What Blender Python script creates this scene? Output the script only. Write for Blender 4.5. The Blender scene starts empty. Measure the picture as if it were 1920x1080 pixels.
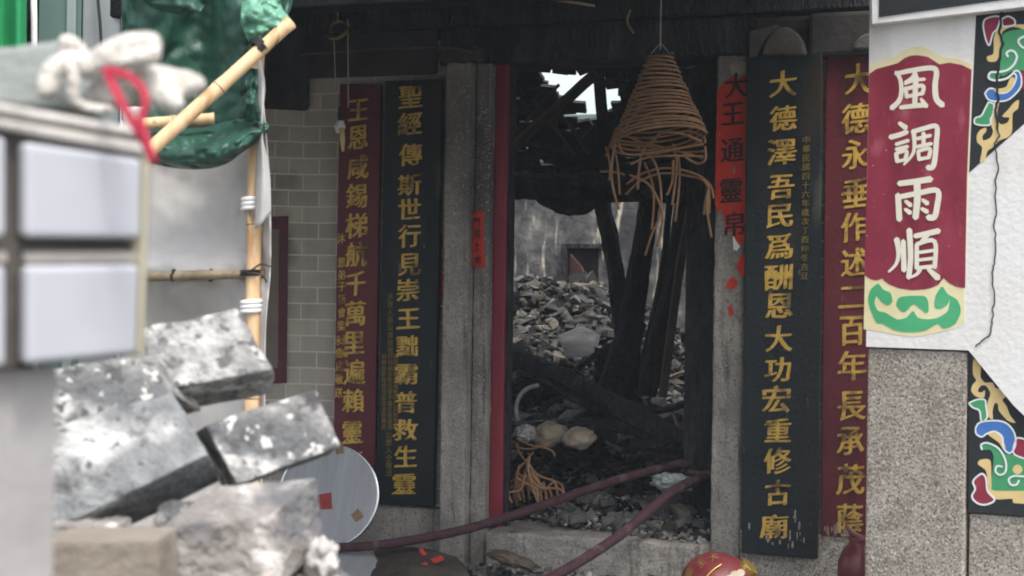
import bpy, bmesh, math, random
from mathutils import Vector, Matrix, noise
random.seed(7)
V = Vector
C = bpy.context.scene.collection
sc = bpy.context.scene

# ------------------------------------------------------------------ camera, world, sun, exposure
FPX, TH, RHO, D, EYE = 3000.0, math.radians(20), math.radians(0.85), 8.3, 1.5
FWD = V((-math.sin(TH), math.cos(TH), 0)); RT = V((math.cos(TH), math.sin(TH), 0)); UP = V((0, 0, 1))
CR = RT*math.cos(RHO) + UP*math.sin(RHO); CU = UP*math.cos(RHO) - RT*math.sin(RHO)
CAM = -FWD*D + UP*EYE
cd = bpy.data.cameras.new('camera'); cam = bpy.data.objects.new('camera', cd); C.objects.link(cam)
cd.sensor_width = 36; cd.lens = FPX/1920*36; cd.clip_start = .05; cd.clip_end = 500
m = Matrix.Identity(4)
for i in range(3):
    m[i][0] = CR[i]; m[i][1] = CU[i]; m[i][2] = -FWD[i]; m[i][3] = CAM[i]
cam.matrix_world = m
cd.dof.use_dof = True; cd.dof.focus_distance = 8.2; cd.dof.aperture_fstop = 4.6; cd.dof.aperture_blades = 7
sc.camera = cam
S = (RT*.35 - FWD*.60 + UP*1.2).normalized()
SUN_EL = math.asin(S.z); SUN_AZ = math.atan2(S.x, S.y)
w = bpy.data.worlds.new('World'); sc.world = w; w.use_nodes = True
nt = w.node_tree; bg = nt.nodes['Background']
sky = nt.nodes.new('ShaderNodeTexSky'); sky.sky_type = 'NISHITA'; sky.sun_disc = False
sky.sun_elevation = SUN_EL; sky.sun_rotation = SUN_AZ; sky.dust_density = 4; sky.air_density = 1.0
hs = nt.nodes.new('ShaderNodeHueSaturation'); hs.inputs['Saturation'].default_value = .42   # hazy bright sky, little blue
nt.links.new(sky.outputs[0], hs.inputs['Color']); nt.links.new(hs.outputs[0], bg.inputs[0]); bg.inputs[1].default_value = .15
sl = bpy.data.lights.new('sun', 'SUN'); sl.energy = 1.1; sl.angle = math.radians(12); sl.color = (1, .95, .86)
so = bpy.data.objects.new('sun', sl); C.objects.link(so); so.rotation_euler = S.to_track_quat('Z', 'Y').to_euler()
so.location = (0, 0, 12)
sc.view_settings.view_transform = 'Standard'; sc.view_settings.look = 'None'; sc.view_settings.gamma = 1
sc.view_settings.exposure = 1.1
sc.cycles.filter_width = 1.9

# ------------------------------------------------------------------ where a sight line meets a plane
def ray(px, py):
    x = (px-960)/FPX; y = -(py-540)/FPX
    return FWD + CR*x + CU*y
def P(px, py, t): return CAM + ray(px, py)*t
def PY(px, py, y):
    r = ray(px, py); return CAM + r*((y-CAM.y)/r.y)
def PZ(px, py, z):
    r = ray(px, py); return CAM + r*((z-CAM.z)/r.z)
def PN(px, py, o, n):
    r = ray(px, py); return CAM + r*((o-CAM).dot(n)/r.dot(n))
def to_px(p):
    d = V(p)-CAM; z = d.dot(FWD)
    return 960+d.dot(CR)/z*FPX, 540-d.dot(CU)/z*FPX

# ------------------------------------------------------------------ objects
ORG = {}
def thing(name, label, cat, loc=(0, 0, 0), group=None):
    o = bpy.data.objects.new(name, None); C.objects.link(o); o.location = loc; o.empty_display_size = .1
    ORG[o] = V(loc); o['label'] = label; o['category'] = cat
    if group: o['group'] = group
    return o
def tag(o, label, cat, group=None):
    o['label'] = label; o['category'] = cat
    if group: o['group'] = group
    return o
class MB:
    def __init__(s): s.v = []; s.f = []; s.c = []
    def add(s, v, f, col=None):
        n = len(s.v); s.v += [V(p) for p in v]; s.f += [tuple(i+n for i in q) for q in f]
        s.c += [col or (.5, .5, .5)]*len(v); return s
    def hexa(s, p, col=None):      # p: 4 front (ccw) + 4 back
        return s.add(p, [(0, 1, 2, 3), (7, 6, 5, 4), (0, 4, 5, 1), (1, 5, 6, 2), (2, 6, 7, 3), (3, 7, 4, 0)], col)
    def box(s, x0, x1, y0, y1, z0, z1, col=None):
        return s.hexa([V((x0, y0, z0)), V((x1, y0, z0)), V((x1, y0, z1)), V((x0, y0, z1)),
                       V((x0, y1, z0)), V((x1, y1, z0)), V((x1, y1, z1)), V((x0, y1, z1))], col)
    def tube(s, pts, r, n=8, col=None, sub=0, closed=False):
        pts = [V(p) for p in pts]
        rs = list(r) if hasattr(r, '__len__') else [r]*len(pts)
        if sub: pts, rs = smooth(pts, rs, sub)
        vs = []; fs = []; prev = None
        for i, p in enumerate(pts):
            d = (pts[min(i+1, len(pts)-1)]-pts[max(i-1, 0)]).normalized()
            if prev is None:
                a = d.cross(V((0, 0, 1)));
                if a.length < .1: a = d.cross(V((1, 0, 0)))
            else: a = prev - d*prev.dot(d)
            a.normalize(); prev = a; b = d.cross(a)
            for k in range(n):
                t = 2*math.pi*k/n; vs.append(p + (a*math.cos(t)+b*math.sin(t))*rs[i])
        for i in range(len(pts)-1):
            for k in range(n):
                k2 = (k+1) % n; fs.append((i*n+k, i*n+k2, (i+1)*n+k2, (i+1)*n+k))
        fs.append(tuple(range(n-1, -1, -1))); fs.append(tuple((len(pts)-1)*n+k for k in range(n)))
        return s.add(vs, fs, col)
    def prism(s, pts, vec, col=None):   # flat outline with thickness
        n = len(pts); v = [V(p) for p in pts]; v2 = [p+vec for p in v]
        return s.add(v+v2, [tuple(range(n)), tuple(range(2*n-1, n-1, -1))]+[(i, i+n, (i+1) % n+n, (i+1) % n) for i in range(n)], col)
    def build(s, name, mat, parent=None, sm=False, bevel=0, seg=2, solid=0, orient=True):
        me = bpy.data.meshes.new(name)
        if parent is None:
            xs = [p.x for p in s.v]; ys = [p.y for p in s.v]; zs = [p.z for p in s.v]
            o0 = V(((min(xs)+max(xs))/2, (min(ys)+max(ys))/2, min(zs)))
        else: o0 = ORG[parent]
        me.from_pydata([p-o0 for p in s.v], [], s.f)
        if any(c != (.5, .5, .5) for c in s.c):
            a = me.color_attributes.new('Tint', 'FLOAT_COLOR', 'POINT')
            for i, c in enumerate(s.c): a.data[i].color = (*c, 1)
        if orient:
            b = bmesh.new(); b.from_mesh(me); bmesh.ops.recalc_face_normals(b, faces=b.faces); b.to_mesh(me); b.free()
        me.materials.append(mat)
        if sm:
            for p in me.polygons: p.use_smooth = True
        o = bpy.data.objects.new(name, me); C.objects.link(o)
        if parent is None: o.location = o0
        else: o.parent = parent
        ORG[o] = o0
        if solid:
            md = o.modifiers.new('s', 'SOLIDIFY'); md.thickness = solid; md.offset = 0
        if bevel:
            md = o.modifiers.new('b', 'BEVEL'); md.width = bevel; md.segments = seg; md.limit_method = 'ANGLE'
        return o
def smooth(pts, rs, sub):
    out = []; ro = []; n = len(pts)
    for i in range(n-1):
        p0 = pts[max(i-1, 0)]; p1 = pts[i]; p2 = pts[i+1]; p3 = pts[min(i+2, n-1)]
        for k in range(sub):
            t = k/sub
            out.append(.5*((2*p1)+(p2-p0)*t+(2*p0-5*p1+4*p2-p3)*t*t+(3*p1-p0-3*p2+p3)*t**3))
            ro.append(rs[i]*(1-t)+rs[i+1]*t)
    out.append(pts[-1]); ro.append(rs[-1]); return out, ro
def fb(px0, py0, px1, py1, yf, yb):   # box in the temple front's plane
    cx, cy = (px0+px1)/2, (py0+py1)/2
    return PY(px0, cy, yf).x, PY(px1, cy, yf).x, yf, yb, PY(cx, py1, yf).z, PY(cx, py0, yf).z

# ------------------------------------------------------------------ materials
def mat(name, cols, scale=6, rough=.8, bump=.3, det=8, bscale=None, spec=.3, stretch=(1, 1, 1), speck=None, metal=0,
        tint=False, patch=None, trans=0, rdist=.0, coat=0, bdist=.02, sheen=0):
    mt = bpy.data.materials.new(name); mt.use_nodes = True; t = mt.node_tree; N = t.nodes; L = t.links
    b = N['Principled BSDF']; b.inputs['Roughness'].default_value = rough; b.inputs['Specular IOR Level'].default_value = spec
    b.inputs['Metallic'].default_value = metal; b.inputs['Coat Weight'].default_value = coat
    b.inputs['Sheen Weight'].default_value = sheen
    tc = N.new('ShaderNodeTexCoord'); mp = N.new('ShaderNodeMapping'); mp.inputs['Scale'].default_value = stretch
    L.new(tc.outputs['Object'], mp.inputs[0])
    n1 = N.new('ShaderNodeTexNoise'); n1.inputs['Scale'].default_value = scale; n1.inputs['Detail'].default_value = det
    n1.inputs['Roughness'].default_value = .65; n1.inputs['Distortion'].default_value = rdist
    L.new(mp.outputs[0], n1.inputs[0])
    r = N.new('ShaderNodeValToRGB'); e = r.color_ramp.elements
    while len(e) > 1: e.remove(e[0])
    e[0].position = cols[0][0]; e[0].color = (*cols[0][1], 1)
    for p, c in cols[1:]:
        x = e.new(p); x.color = (*c, 1)
    L.new(n1.outputs[0], r.inputs[0]); col = r.outputs[0]
    def mix(a, bcol, fac, mode='MIX'):
        mx = N.new('ShaderNodeMix'); mx.data_type = 'RGBA'; mx.blend_type = mode
        if isinstance(fac, float): mx.inputs[0].default_value = fac
        else: L.new(fac, mx.inputs[0])
        L.new(a, mx.inputs[6])
        if isinstance(bcol, tuple): mx.inputs[7].default_value = (*bcol, 1)
        else: L.new(bcol, mx.inputs[7])
        return mx.outputs[2]
    def mask(sc_, lo, hi, det_=4, st=None, off=0):
        n = N.new('ShaderNodeTexNoise'); n.inputs['Scale'].default_value = sc_; n.inputs['Detail'].default_value = det_
        mp2 = N.new('ShaderNodeMapping'); mp2.inputs['Scale'].default_value = st or (1, 1, 1); mp2.inputs['Location'].default_value = (off, off*.7, -off)
        L.new(tc.outputs['Object'], mp2.inputs[0]); L.new(mp2.outputs[0], n.inputs[0])
        mr = N.new('ShaderNodeMapRange'); mr.inputs[1].default_value = lo; mr.inputs[2].default_value = hi
        L.new(n.outputs[0], mr.inputs[0]); return mr.outputs[0]
    if tint:
        at = N.new('ShaderNodeVertexColor'); at.layer_name = 'Tint'
        col = mix(at.outputs[0], col, 1.0, 'MULTIPLY')
    for i, (pc, ps, lo, hi, st) in enumerate(patch or []):
        col = mix(col, pc, mask(ps, lo, hi, 6, st, 3.1*(i+1)))
    if speck:                      # granite-like grains
        for i, (pc, ps, lo, hi) in enumerate(speck):
            col = mix(col, pc, mask(ps, lo, hi, 2, None, 7.7*(i+1)))
    L.new(col, b.inputs['Base Color'])
    if bump:
        n2 = N.new('ShaderNodeTexNoise'); n2.inputs['Scale'].default_value = bscale or scale*4; n2.inputs['Detail'].default_value = 8
        L.new(mp.outputs[0], n2.inputs[0])
        bp = N.new('ShaderNodeBump'); bp.inputs['Strength'].default_value = bump; bp.inputs['Distance'].default_value = bdist
        L.new(n2.outputs[0], bp.inputs['Height']); L.new(bp.outputs[0], b.inputs['Normal'])
    if trans:
        tr = N.new('ShaderNodeBsdfTranslucent'); L.new(col, tr.inputs[0]); ms = N.new('ShaderNodeMixShader'); ms.inputs[0].default_value = trans
        L.new(b.outputs[0], ms.inputs[1]); L.new(tr.outputs[0], ms.inputs[2]); L.new(ms.outputs[0], N['Material Output'].inputs[0])
    return mt
def g(v, a=0, b=0, c=0): return (v+a, v+b, v+c)
SOOT = (.012, .012, .014)
granite = mat('granite', [(.3, (.20, .185, .165)), (.55, (.30, .28, .25)), (.75, (.39, .365, .33))], 5, .85, .25, bscale=90,
              speck=[((.15, .14, .125), 75, .52, .70), ((.40, .38, .345), 85, .58, .76)], patch=[((.09, .085, .08), 2.2, .5, .72, (1, 1, .4)), ((.36, .34, .30), 5, .58, .72, (1.6, 1, .5)), ((.06, .056, .052), 8, .6, .74, (2.5, 1, .2))])
granite_light = mat('granite_light', [(.3, (.22, .195, .165)), (.5, (.33, .30, .26)), (.7, (.42, .39, .345))], 7, .85, .3, bscale=70,
                    speck=[((.14, .12, .10), 110, .5, .62), ((.52, .48, .42), 95, .55, .68)])
wood_char = mat('charred_wood', [(.3, (.010, .010, .012)), (.55, (.028, .028, .032)), (.75, (.07, .068, .07))], 9, .75, 1.0, bscale=38, bdist=.05, stretch=(1, 1, .35), spec=.4)
stone_dark = mat('shaded_stone', [(.3, (.06, .054, .047)), (.6, (.11, .10, .088)), (.8, (.16, .145, .13))], 8, .9, .3, bscale=60)  # granite darkened in colour, as the bosses caught too much light
shade_black = mat('shade_black', [(.3, (.006, .006, .008)), (.7, (.016, .016, .019))], 6, .95, .4, bscale=40, spec=.05)  # near-black put into the colour so the sunlit fascia looks shaded
wood_brown = mat('scorched_wood', [(.3, (.05, .04, .032)), (.6, (.12, .09, .068)), (.8, (.19, .15, .12))], 9, .75, .6, bscale=60, stretch=(1, 1, .3))
red_lacquer = mat('red_lacquer', [(.3, (.085, .012, .017)), (.55, (.12, .017, .025)), (.8, (.15, .030, .038))], 3, .5, .12, bscale=40, spec=.35,
                  patch=[((.05, .012, .014), 1.6, .55, .75, (1, 1, .5)), ((.06, .014, .016), 9, .56, .72, (1, 1, .12)), ((.22, .10, .09), 30, .70, .76, (1, 1, .3))])
dark_lacquer = mat('dark_lacquer', [(.3, (.012, .018, .020)), (.55, (.018, .024, .026)), (.8, (.03, .034, .034))], 3, .5, .2, bscale=40, spec=.18,
                   patch=[((.06, .06, .053), 3.0, .57, .64, (1, 1, .6)), ((.035, .026, .018), 4, .58, .7, (1, 1, .3)), ((.008, .009, .01), 7, .58, .7, (1, 1, .15)), ((.10, .10, .095), 26, .69, .74, (1, 1, .3))])
gold = mat('gold_paint', [(.3, (.34, .20, .04)), (.5, (.60, .38, .07)), (.8, (.70, .48, .13))], 22, .5, .25, bscale=60, spec=.4,
           patch=[((.16, .10, .03), 9, .56, .68, None), ((.05, .035, .02), 34, .66, .72, None)])
gold_dull = mat('dull_gold_paint', [(.3, (.14, .095, .025)), (.6, (.24, .17, .05)), (.8, (.30, .22, .07))], 20, .6, .1)
door_red = mat('door_frame_red', [(.3, (.16, .014, .026)), (.6, (.22, .022, .038)), (.8, (.24, .03, .05))], 4, .45, .12, stretch=(1, 1, .3), spec=.4)
paper_red = mat('red_paper', [(.3, (.42, .032, .022)), (.6, (.56, .05, .03)), (.8, (.60, .08, .06))], 9, .8, .2, bscale=30, spec=.2)
ink = mat('black_ink', [(.3, (.02, .012, .012)), (.7, (.05, .02, .02))], 20, .7, 0)
plaster_grey = mat('burnt_plaster', [(.34, (.025, .025, .026)), (.46, (.075, .075, .077)), (.58, (.15, .148, .145)), (.72, (.36, .34, .295))], 4.2, .9, .6, bscale=18,
                   patch=[((.05, .05, .052), 1.8, .52, .7, (1, 1, .6)), ((.62, .56, .44), 6, .57, .68, (2.4, 1, .3)), ((.03, .03, .032), 5, .6, .72, (1.6, 1, .4))])
chalk = mat('white_plaster', [(.3, (.74, .73, .71)), (.6, (.8, .8, .79)), (.8, (.82, .82, .81))], 3, .85, .15, bscale=40, patch=[((.66, .645, .61), 3.5, .56, .74, (1.5, 1.5, .5))])
ground_mat = mat('ground_dirt', [(.3, (.05, .047, .043)), (.55, (.12, .115, .105)), (.8, (.22, .21, .195))], 7, .9, .6, bscale=50)
rubble_mat = mat('rubble', [(.3, (.45, .45, .45)), (.55, (.9, .9, .9)), (.75, (1.35, 1.33, 1.28))], 22, .9, .6, bscale=70, tint=True)
concrete = mat('concrete_block', [(.34, (.10, .10, .10)), (.46, (.21, .208, .205)), (.56, (.29, .288, .282)), (.7, (.42, .412, .40))], 22, .92, 0.6, bscale=70, det=12, bdist=.03,
               patch=[((.60, .595, .58), 8, .54, .61, None), ((.07, .07, .072), 12, .54, .64, None), ((.24, .21, .175), 5, .56, .7, None), ((.13, .135, .14), 4, .56, .66, None), ((.09, .09, .09), 42, .56, .62, None), ((.58, .57, .55), 36, .59, .64, None)])
concrete_white = mat('limewashed_block', [(.34, (.17, .17, .168)), (.46, (.32, .318, .31)), (.56, (.43, .425, .415)), (.7, (.54, .53, .52))], 22, .92, 0.6, bscale=70, det=12, bdist=.03,
               patch=[((.58, .575, .56), 11, .52, .62, None), ((.22, .22, .218), 12, .53, .62, None), ((.13, .13, .13), 40, .56, .62, None)])
concrete_smear = mat('lime_smeared_block', [(.34, (.13, .135, .14)), (.5, (.21, .22, .225)), (.68, (.29, .30, .305))], 16, .92, 0.55, bscale=70, det=12, bdist=.03,
               patch=[((.58, .58, .57), 4.6, .53, .62, None), ((.10, .10, .102), 10, .58, .66, None), ((.12, .12, .122), 48, .60, .66, None)])
concrete_pink = mat('mortared_block', [(.3, (.16, .145, .135)), (.5, (.27, .25, .235)), (.7, (.40, .365, .34))], 8, .9, .8, bscale=40, rdist=.5, bdist=.03,
                    patch=[((.62, .595, .57), 6, .50, .58, None), ((.13, .13, .135), 5, .54, .64, None)])
concrete_tan = mat('tan_concrete', [(.3, (.18, .155, .125)), (.55, (.235, .205, .17)), (.8, (.29, .26, .225))], 7, .9, .3, bscale=60)
cement = mat('cement', [(.3, (.50, .475, .44)), (.55, (.60, .575, .54)), (.8, (.68, .66, .63))], 8, .85, .3, bscale=50)
cement_mid = mat('joint_cement', [(.3, (.30, .275, .25)), (.7, (.38, .355, .33))], 10, .9, .3)
cement_green = mat('slab_cement', [(.3, (.21, .235, .23)), (.55, (.27, .295, .285)), (.8, (.33, .35, .34))], 8, .85, .3, bscale=50)
tile_mat = mat('white_tile', [(.3, (.44, .455, .50)), (.7, (.48, .495, .54))], 3, .3, .02, spec=.4, patch=[((.36, .37, .40), 2.5, .5, .75, None)])
grout = mat('grout', [(.3, (.055, .05, .045)), (.7, (.11, .10, .09))], 12, .9, .3)
cream_edge = mat('cream_glaze', [(.3, (.42, .40, .30)), (.7, (.52, .49, .38))], 8, .4, .05)
tarp_green = mat('green_tarpaulin', [(.3, (.017, .068, .046)), (.6, (.026, .092, .063)), (.8, (.04, .12, .085))], 3, .4, .35, bscale=26, stretch=(1, 1, .5), spec=.4, trans=.12)
tarp_light = mat('pale_green_sheet', [(.3, (.10, .30, .20)), (.6, (.16, .40, .28)), (.8, (.3, .55, .42))], 9, .25, .6, bscale=30, spec=.6, trans=.15)
bright_green = mat('green_canvas', [(.3, (.03, .33, .12)), (.6, (.04, .40, .16)), (.8, (.07, .46, .2))], 4, .6, .1, trans=.3)
sheet_white = mat('white_sheet', [(.3, (.50, .485, .47)), (.6, (.59, .575, .56)), (.8, (.64, .62, .61))], 2, .6, .15, bscale=12, trans=.2)
bamboo = mat('bamboo', [(.3, (.56, .36, .18)), (.55, (.70, .50, .29)), (.8, (.76, .60, .40))], 7, .4, .08, stretch=(3, 3, .6), spec=.4,
             patch=[((.42, .2, .08), 9, .56, .72, (2, 2, .5)), ((.25, .17, .1), 22, .62, .7, (1, 1, .6))])
bamboo_dark = mat('weathered_bamboo', [(.3, (.10, .08, .05)), (.55, (.25, .20, .13)), (.8, (.38, .31, .2))], 12, .6, .2)
black_tie = mat('black_tie', [(.3, (.012, .012, .012)), (.7, (.03, .03, .03))], 10, .5, .1)
white_tie = mat('white_tape', [(.3, (.72, .71, .70)), (.7, (.8, .79, .78))], 10, .5, .1)
grey_metal = mat('grey_metal', [(.3, (.19, .21, .215)), (.7, (.25, .27, .275))], 3, .45, .03, spec=.4)
green_grey = mat('green_grey_steel', [(.3, (.075, .13, .12)), (.7, (.11, .17, .155))], 3, .4, .03, spec=.4)
knit = mat('white_knit', [(.3, (.46, .42, .36)), (.5, (.60, .57, .52)), (.8, (.68, .65, .61))], 16, .95, 1, bscale=45, sheen=.2, bdist=.02)
strap_red = mat('red_webbing', [(.3, (.26, .010, .03)), (.7, (.38, .018, .05))], 30, .7, .3, bscale=200, bdist=.002)
hose_mat = mat('maroon_hose', [(.3, (.045, .018, .024)), (.6, (.072, .034, .043)), (.8, (.115, .065, .075))], 16, .7, .5, bscale=160, spec=.25, patch=[((.16, .12, .11), 9, .58, .72, None)])
incense = mat('incense_stick', [(.3, (.21, .115, .06)), (.6, (.35, .205, .11)), (.8, (.43, .285, .165))], 12, .85, .1)
steel_face = mat('dusty_metal', [(.3, (.26, .27, .285)), (.55, (.31, .325, .34)), (.8, (.38, .39, .40))], 4, .45, .05, stretch=(6, 1, .6), spec=.4, metal=.15)
chrome = mat('rim_metal', [(.3, (.6, .6, .62)), (.7, (.75, .75, .76))], 9, .22, .03, metal=1)
card = mat('brown_cardboard', [(.3, (.16, .11, .06)), (.6, (.25, .18, .10)), (.8, (.3, .22, .14))], 8, .85, .2)
bag_mat = mat('sooty_board', [(.3, (.02, .018, .016)), (.55, (.06, .05, .04)), (.8, (.11, .095, .075))], 6, .75, .5, bscale=30)
sack_mat = mat('pale_sack', [(.3, (.26, .21, .155)), (.6, (.43, .36, .28)), (.8, (.52, .45, .37))], 7, .85, .3, bscale=60)
ash_white = mat('white_ash', [(.3, (.3, .29, .28)), (.6, (.6, .58, .56)), (.8, (.72, .70, .68))], 20, .9, .8, bscale=50)
lantern_red = mat('lantern_red', [(.3, (.10, .012, .015)), (.6, (.14, .02, .024)), (.8, (.18, .04, .042))], 5, .45, .05, spec=.5)
lantern_gold = mat('lantern_gold', [(.3, (.5, .33, .07)), (.7, (.7, .5, .15))], 5, .25, .05, metal=.8)
jar_red = mat('maroon_glaze', [(.3, (.12, .022, .026)), (.6, (.18, .04, .045)), (.8, (.3, .13, .12))], 7, .3, .05, spec=.5)
p_maroon = mat('maroon_paint', [(.3, (.22, .022, .045)), (.6, (.27, .032, .06)), (.8, (.30, .05, .078))], 5, .7, .1,
               patch=[((.36, .09, .12), 14, .60, .74, (1, 1, .4)), ((.18, .018, .035), 5, .55, .7, (1, 1, .4)), ((.5, .3, .3), 60, .70, .76, None)])
p_cream = mat('cream_paint', [(.3, (.70, .63, .36)), (.6, (.78, .72, .46)), (.8, (.8, .76, .58))], 6, .75, .1)
p_green = mat('green_paint', [(.3, (.06, .36, .16)), (.6, (.08, .43, .2)), (.8, (.13, .48, .25))], 6, .7, .1)
p_green2 = mat('jade_paint', [(.3, (.05, .27, .12)), (.6, (.07, .33, .15)), (.8, (.1, .38, .19))], 6, .7, .1)
p_blue = mat('blue_paint', [(.3, (.045, .14, .42)), (.7, (.07, .2, .52))], 6, .7, .1)
p_black = mat('black_paint', [(.3, (.018, .020, .022)), (.6, (.026, .03, .032)), (.8, (.05, .05, .052))], 4, .65, .1)
p_white = mat('outline_white', [(.3, (.7, .76, .76)), (.7, (.78, .8, .8))], 6, .7, .1)
p_yellow = mat('sand_paint', [(.3, (.66, .48, .20)), (.6, (.72, .56, .27)), (.8, (.75, .62, .34))], 6, .7, .1)
far_roof = mat('far_roof', [(.3, (.3, .2, .2)), (.7, (.45, .33, .32))], 8, .8, .3, stretch=(1, 6, 1))
brass = mat('old_brass', [(.3, (.2, .16, .06)), (.7, (.36, .3, .12))], 12, .35, .1, metal=.9)
string_mat = mat('pale_cord', [(.3, (.4, .38, .32)), (.7, (.5, .48, .42))], 10, .8, 0)

shade_soot = mat('soot_shade_plaster', [(.3, (.02, .019, .018)), (.6, (.05, .045, .042)), (.8, (.10, .09, .082))], 4, .9, .3, bscale=30)  # soot tone, with the eave's shade also put into the colour
def brick_material():
    mt = mat('grey_brick', [(.3, (.33, .305, .27)), (.55, (.42, .38, .325)), (.8, (.47, .43, .375))], 4, .85, .15, bscale=60,
             patch=[((.07, .062, .056), 1.7, .55, .75, None)])
    t = mt.node_tree; N = t.nodes; L = t.links; b = N['Principled BSDF']
    tc = N.new('ShaderNodeTexCoord'); sp = N.new('ShaderNodeSeparateXYZ'); cb = N.new('ShaderNodeCombineXYZ')
    L.new(tc.outputs['Object'], sp.inputs[0]); ad = N.new('ShaderNodeMath'); L.new(sp.outputs[0], ad.inputs[0]); L.new(sp.outputs[1], ad.inputs[1])
    L.new(ad.outputs[0], cb.inputs[0]); L.new(sp.outputs[2], cb.inputs[1])
    br = N.new('ShaderNodeTexBrick'); br.inputs['Scale'].default_value = 1; br.inputs['Brick Width'].default_value = .215; br.inputs['Row Height'].default_value = .0875
    br.inputs['Mortar Size'].default_value = .0045; br.inputs['Mortar Smooth'].default_value = .15; br.inputs['Bias'].default_value = 0
    br.inputs['Color1'].default_value = (.85, .85, .85, 1); br.inputs['Color2'].default_value = (1.1, 1.1, 1.08, 1)
    L.new(cb.outputs[0], br.inputs[0])
    src = b.inputs['Base Color'].links[0].from_socket
    mu = N.new('ShaderNodeMix'); mu.data_type = 'RGBA'; mu.blend_type = 'MULTIPLY'; mu.inputs[0].default_value = 1
    L.new(src, mu.inputs[6]); L.new(br.outputs[0], mu.inputs[7])
    mx = N.new('ShaderNodeMix'); mx.data_type = 'RGBA'; L.new(br.outputs['Fac'], mx.inputs[0]); L.new(mu.outputs[2], mx.inputs[6])
    mx.inputs[7].default_value = (.58, .55, .51, 1); L.new(mx.outputs[2], b.inputs['Base Color'])
    return mt
brick = brick_material()

# ------------------------------------------------------------------ lettering
_gl = {}
def glyph(ch, fat):
    k = (ch, fat)
    if k not in _gl:
        c = bpy.data.curves.new('t', 'FONT'); c.body = ch; c.size = 1; c.resolution_u = 4; c.extrude = .012
        o = bpy.data.objects.new('t', c); C.objects.link(o)
        d = bpy.context.evaluated_depsgraph_get(); me = bpy.data.meshes.new_from_object(o.evaluated_get(d))
        _gl[k] = ([v.co.copy() for v in me.vertices], [tuple(p.vertices) for p in me.polygons])
        bpy.data.objects.remove(o); bpy.data.curves.remove(c); bpy.data.meshes.remove(me)
    return _gl[k]
def letters(mb, chars, yf, fat=.018, wob=.022, slant=.07, tx=V((1, 0, 0)), plane=None):
    """chars: (character, px, py, width px, height px) painted on the plane y = yf"""
    for ch, px, py, wp, hp in chars:
        vs, fs = glyph(ch, fat)
        if plane: o0, nn = plane; at = lambda a, b: PN(a, b, o0, nn)
        else: nn = V((0, -1, 0)); at = lambda a, b: PY(a, b, yf)
        c = at(px, py); sx = (at(px+wp/2, py)-at(px-wp/2, py)).length; sz = (at(px, py-hp/2)-at(px, py+hp/2)).length
        tx2 = (at(px+5, py)-at(px-5, py)); tx2.z = 0; tx2.normalize()
        sd = random.random()*50; out = []
        reps = [(-1, .0), (0, .0015), (1, .003)] if fat > .012 else [(0, 0)]
        allf = []
        for kx, dz in reps:        # a slanted broad nib
            o_ = len(out)
            for v in vs:
                x, y = v.x-.5, v.y-.38
                n = noise.noise_vector(V((x*3+sd, y*3, sd)))
                x2 = x + wob*n.x*1.6 + kx*fat*.95; y2 = y + wob*n.y*1.6 + slant*x + kx*fat*.45
                out.append(c + tx2*(x2*sx*1.03) + UP*(y2*sz*1.08) + nn*(v.z*.25+dz*.3))
            allf += [tuple(q+o_ for q in f) for f in fs]
        mb.add(out, allf)
def characters(parent, mt, chars, yf, fat=.027, wob=.024):
    for ch_, x_, y_, w_, h_ in chars:
        c_ = (ch_, x_+random.uniform(-1.2, 1.2), y_, w_*random.uniform(.96, 1.1), h_*random.uniform(.96, 1.06))
        mb = MB(); letters(mb, [c_], yf, fat, wob); mb.build('character', mt, parent)
def stroke(mb, pts, ws, at, lift):   # brush stroke: flat ribbon with round ends; pts in photo px
    p = [V((a, b, 0)) for a, b in pts]; rs = list(ws) if hasattr(ws, '__len__') else [ws]*len(p)
    if len(rs) != len(p): rs = [rs[0]+(rs[-1]-rs[0])*i/(len(p)-1) for i in range(len(p))]
    p, rs = smooth(p, rs, 5); L = []; R = []
    for i, q in enumerate(p):
        d = (p[min(i+1, len(p)-1)]-p[max(i-1, 0)]).normalized(); nrm = V((-d.y, d.x, 0)); h = rs[i]/2
        L.append(q+nrm*h); R.append(q-nrm*h)
    d0 = (p[1]-p[0]).normalized(); d1 = (p[-1]-p[-2]).normalized()
    out = [p[0]-d0*rs[0]*.4]+L+[p[-1]+d1*rs[-1]*.4]+R[::-1]
    n = len(L); k = len(out)
    v = [at(q.x, q.y) for q in out]; v2 = [q+lift for q in v]
    fs = [(1+i, 2+i, k-2-i, k-1-i) for i in range(n-1)] + [(0, 1, k-1), (n, n+1, n+2)]
    mb.add(v2, fs); mb.add(v+v2, [(i, (i+1) % k, (i+1) % k+k, i+k) for i in range(k)])

def pts_wob(pts, a=1.5):
    return [(x+random.uniform(-a, a), y+random.uniform(-a, a)) for x, y in pts]

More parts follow.
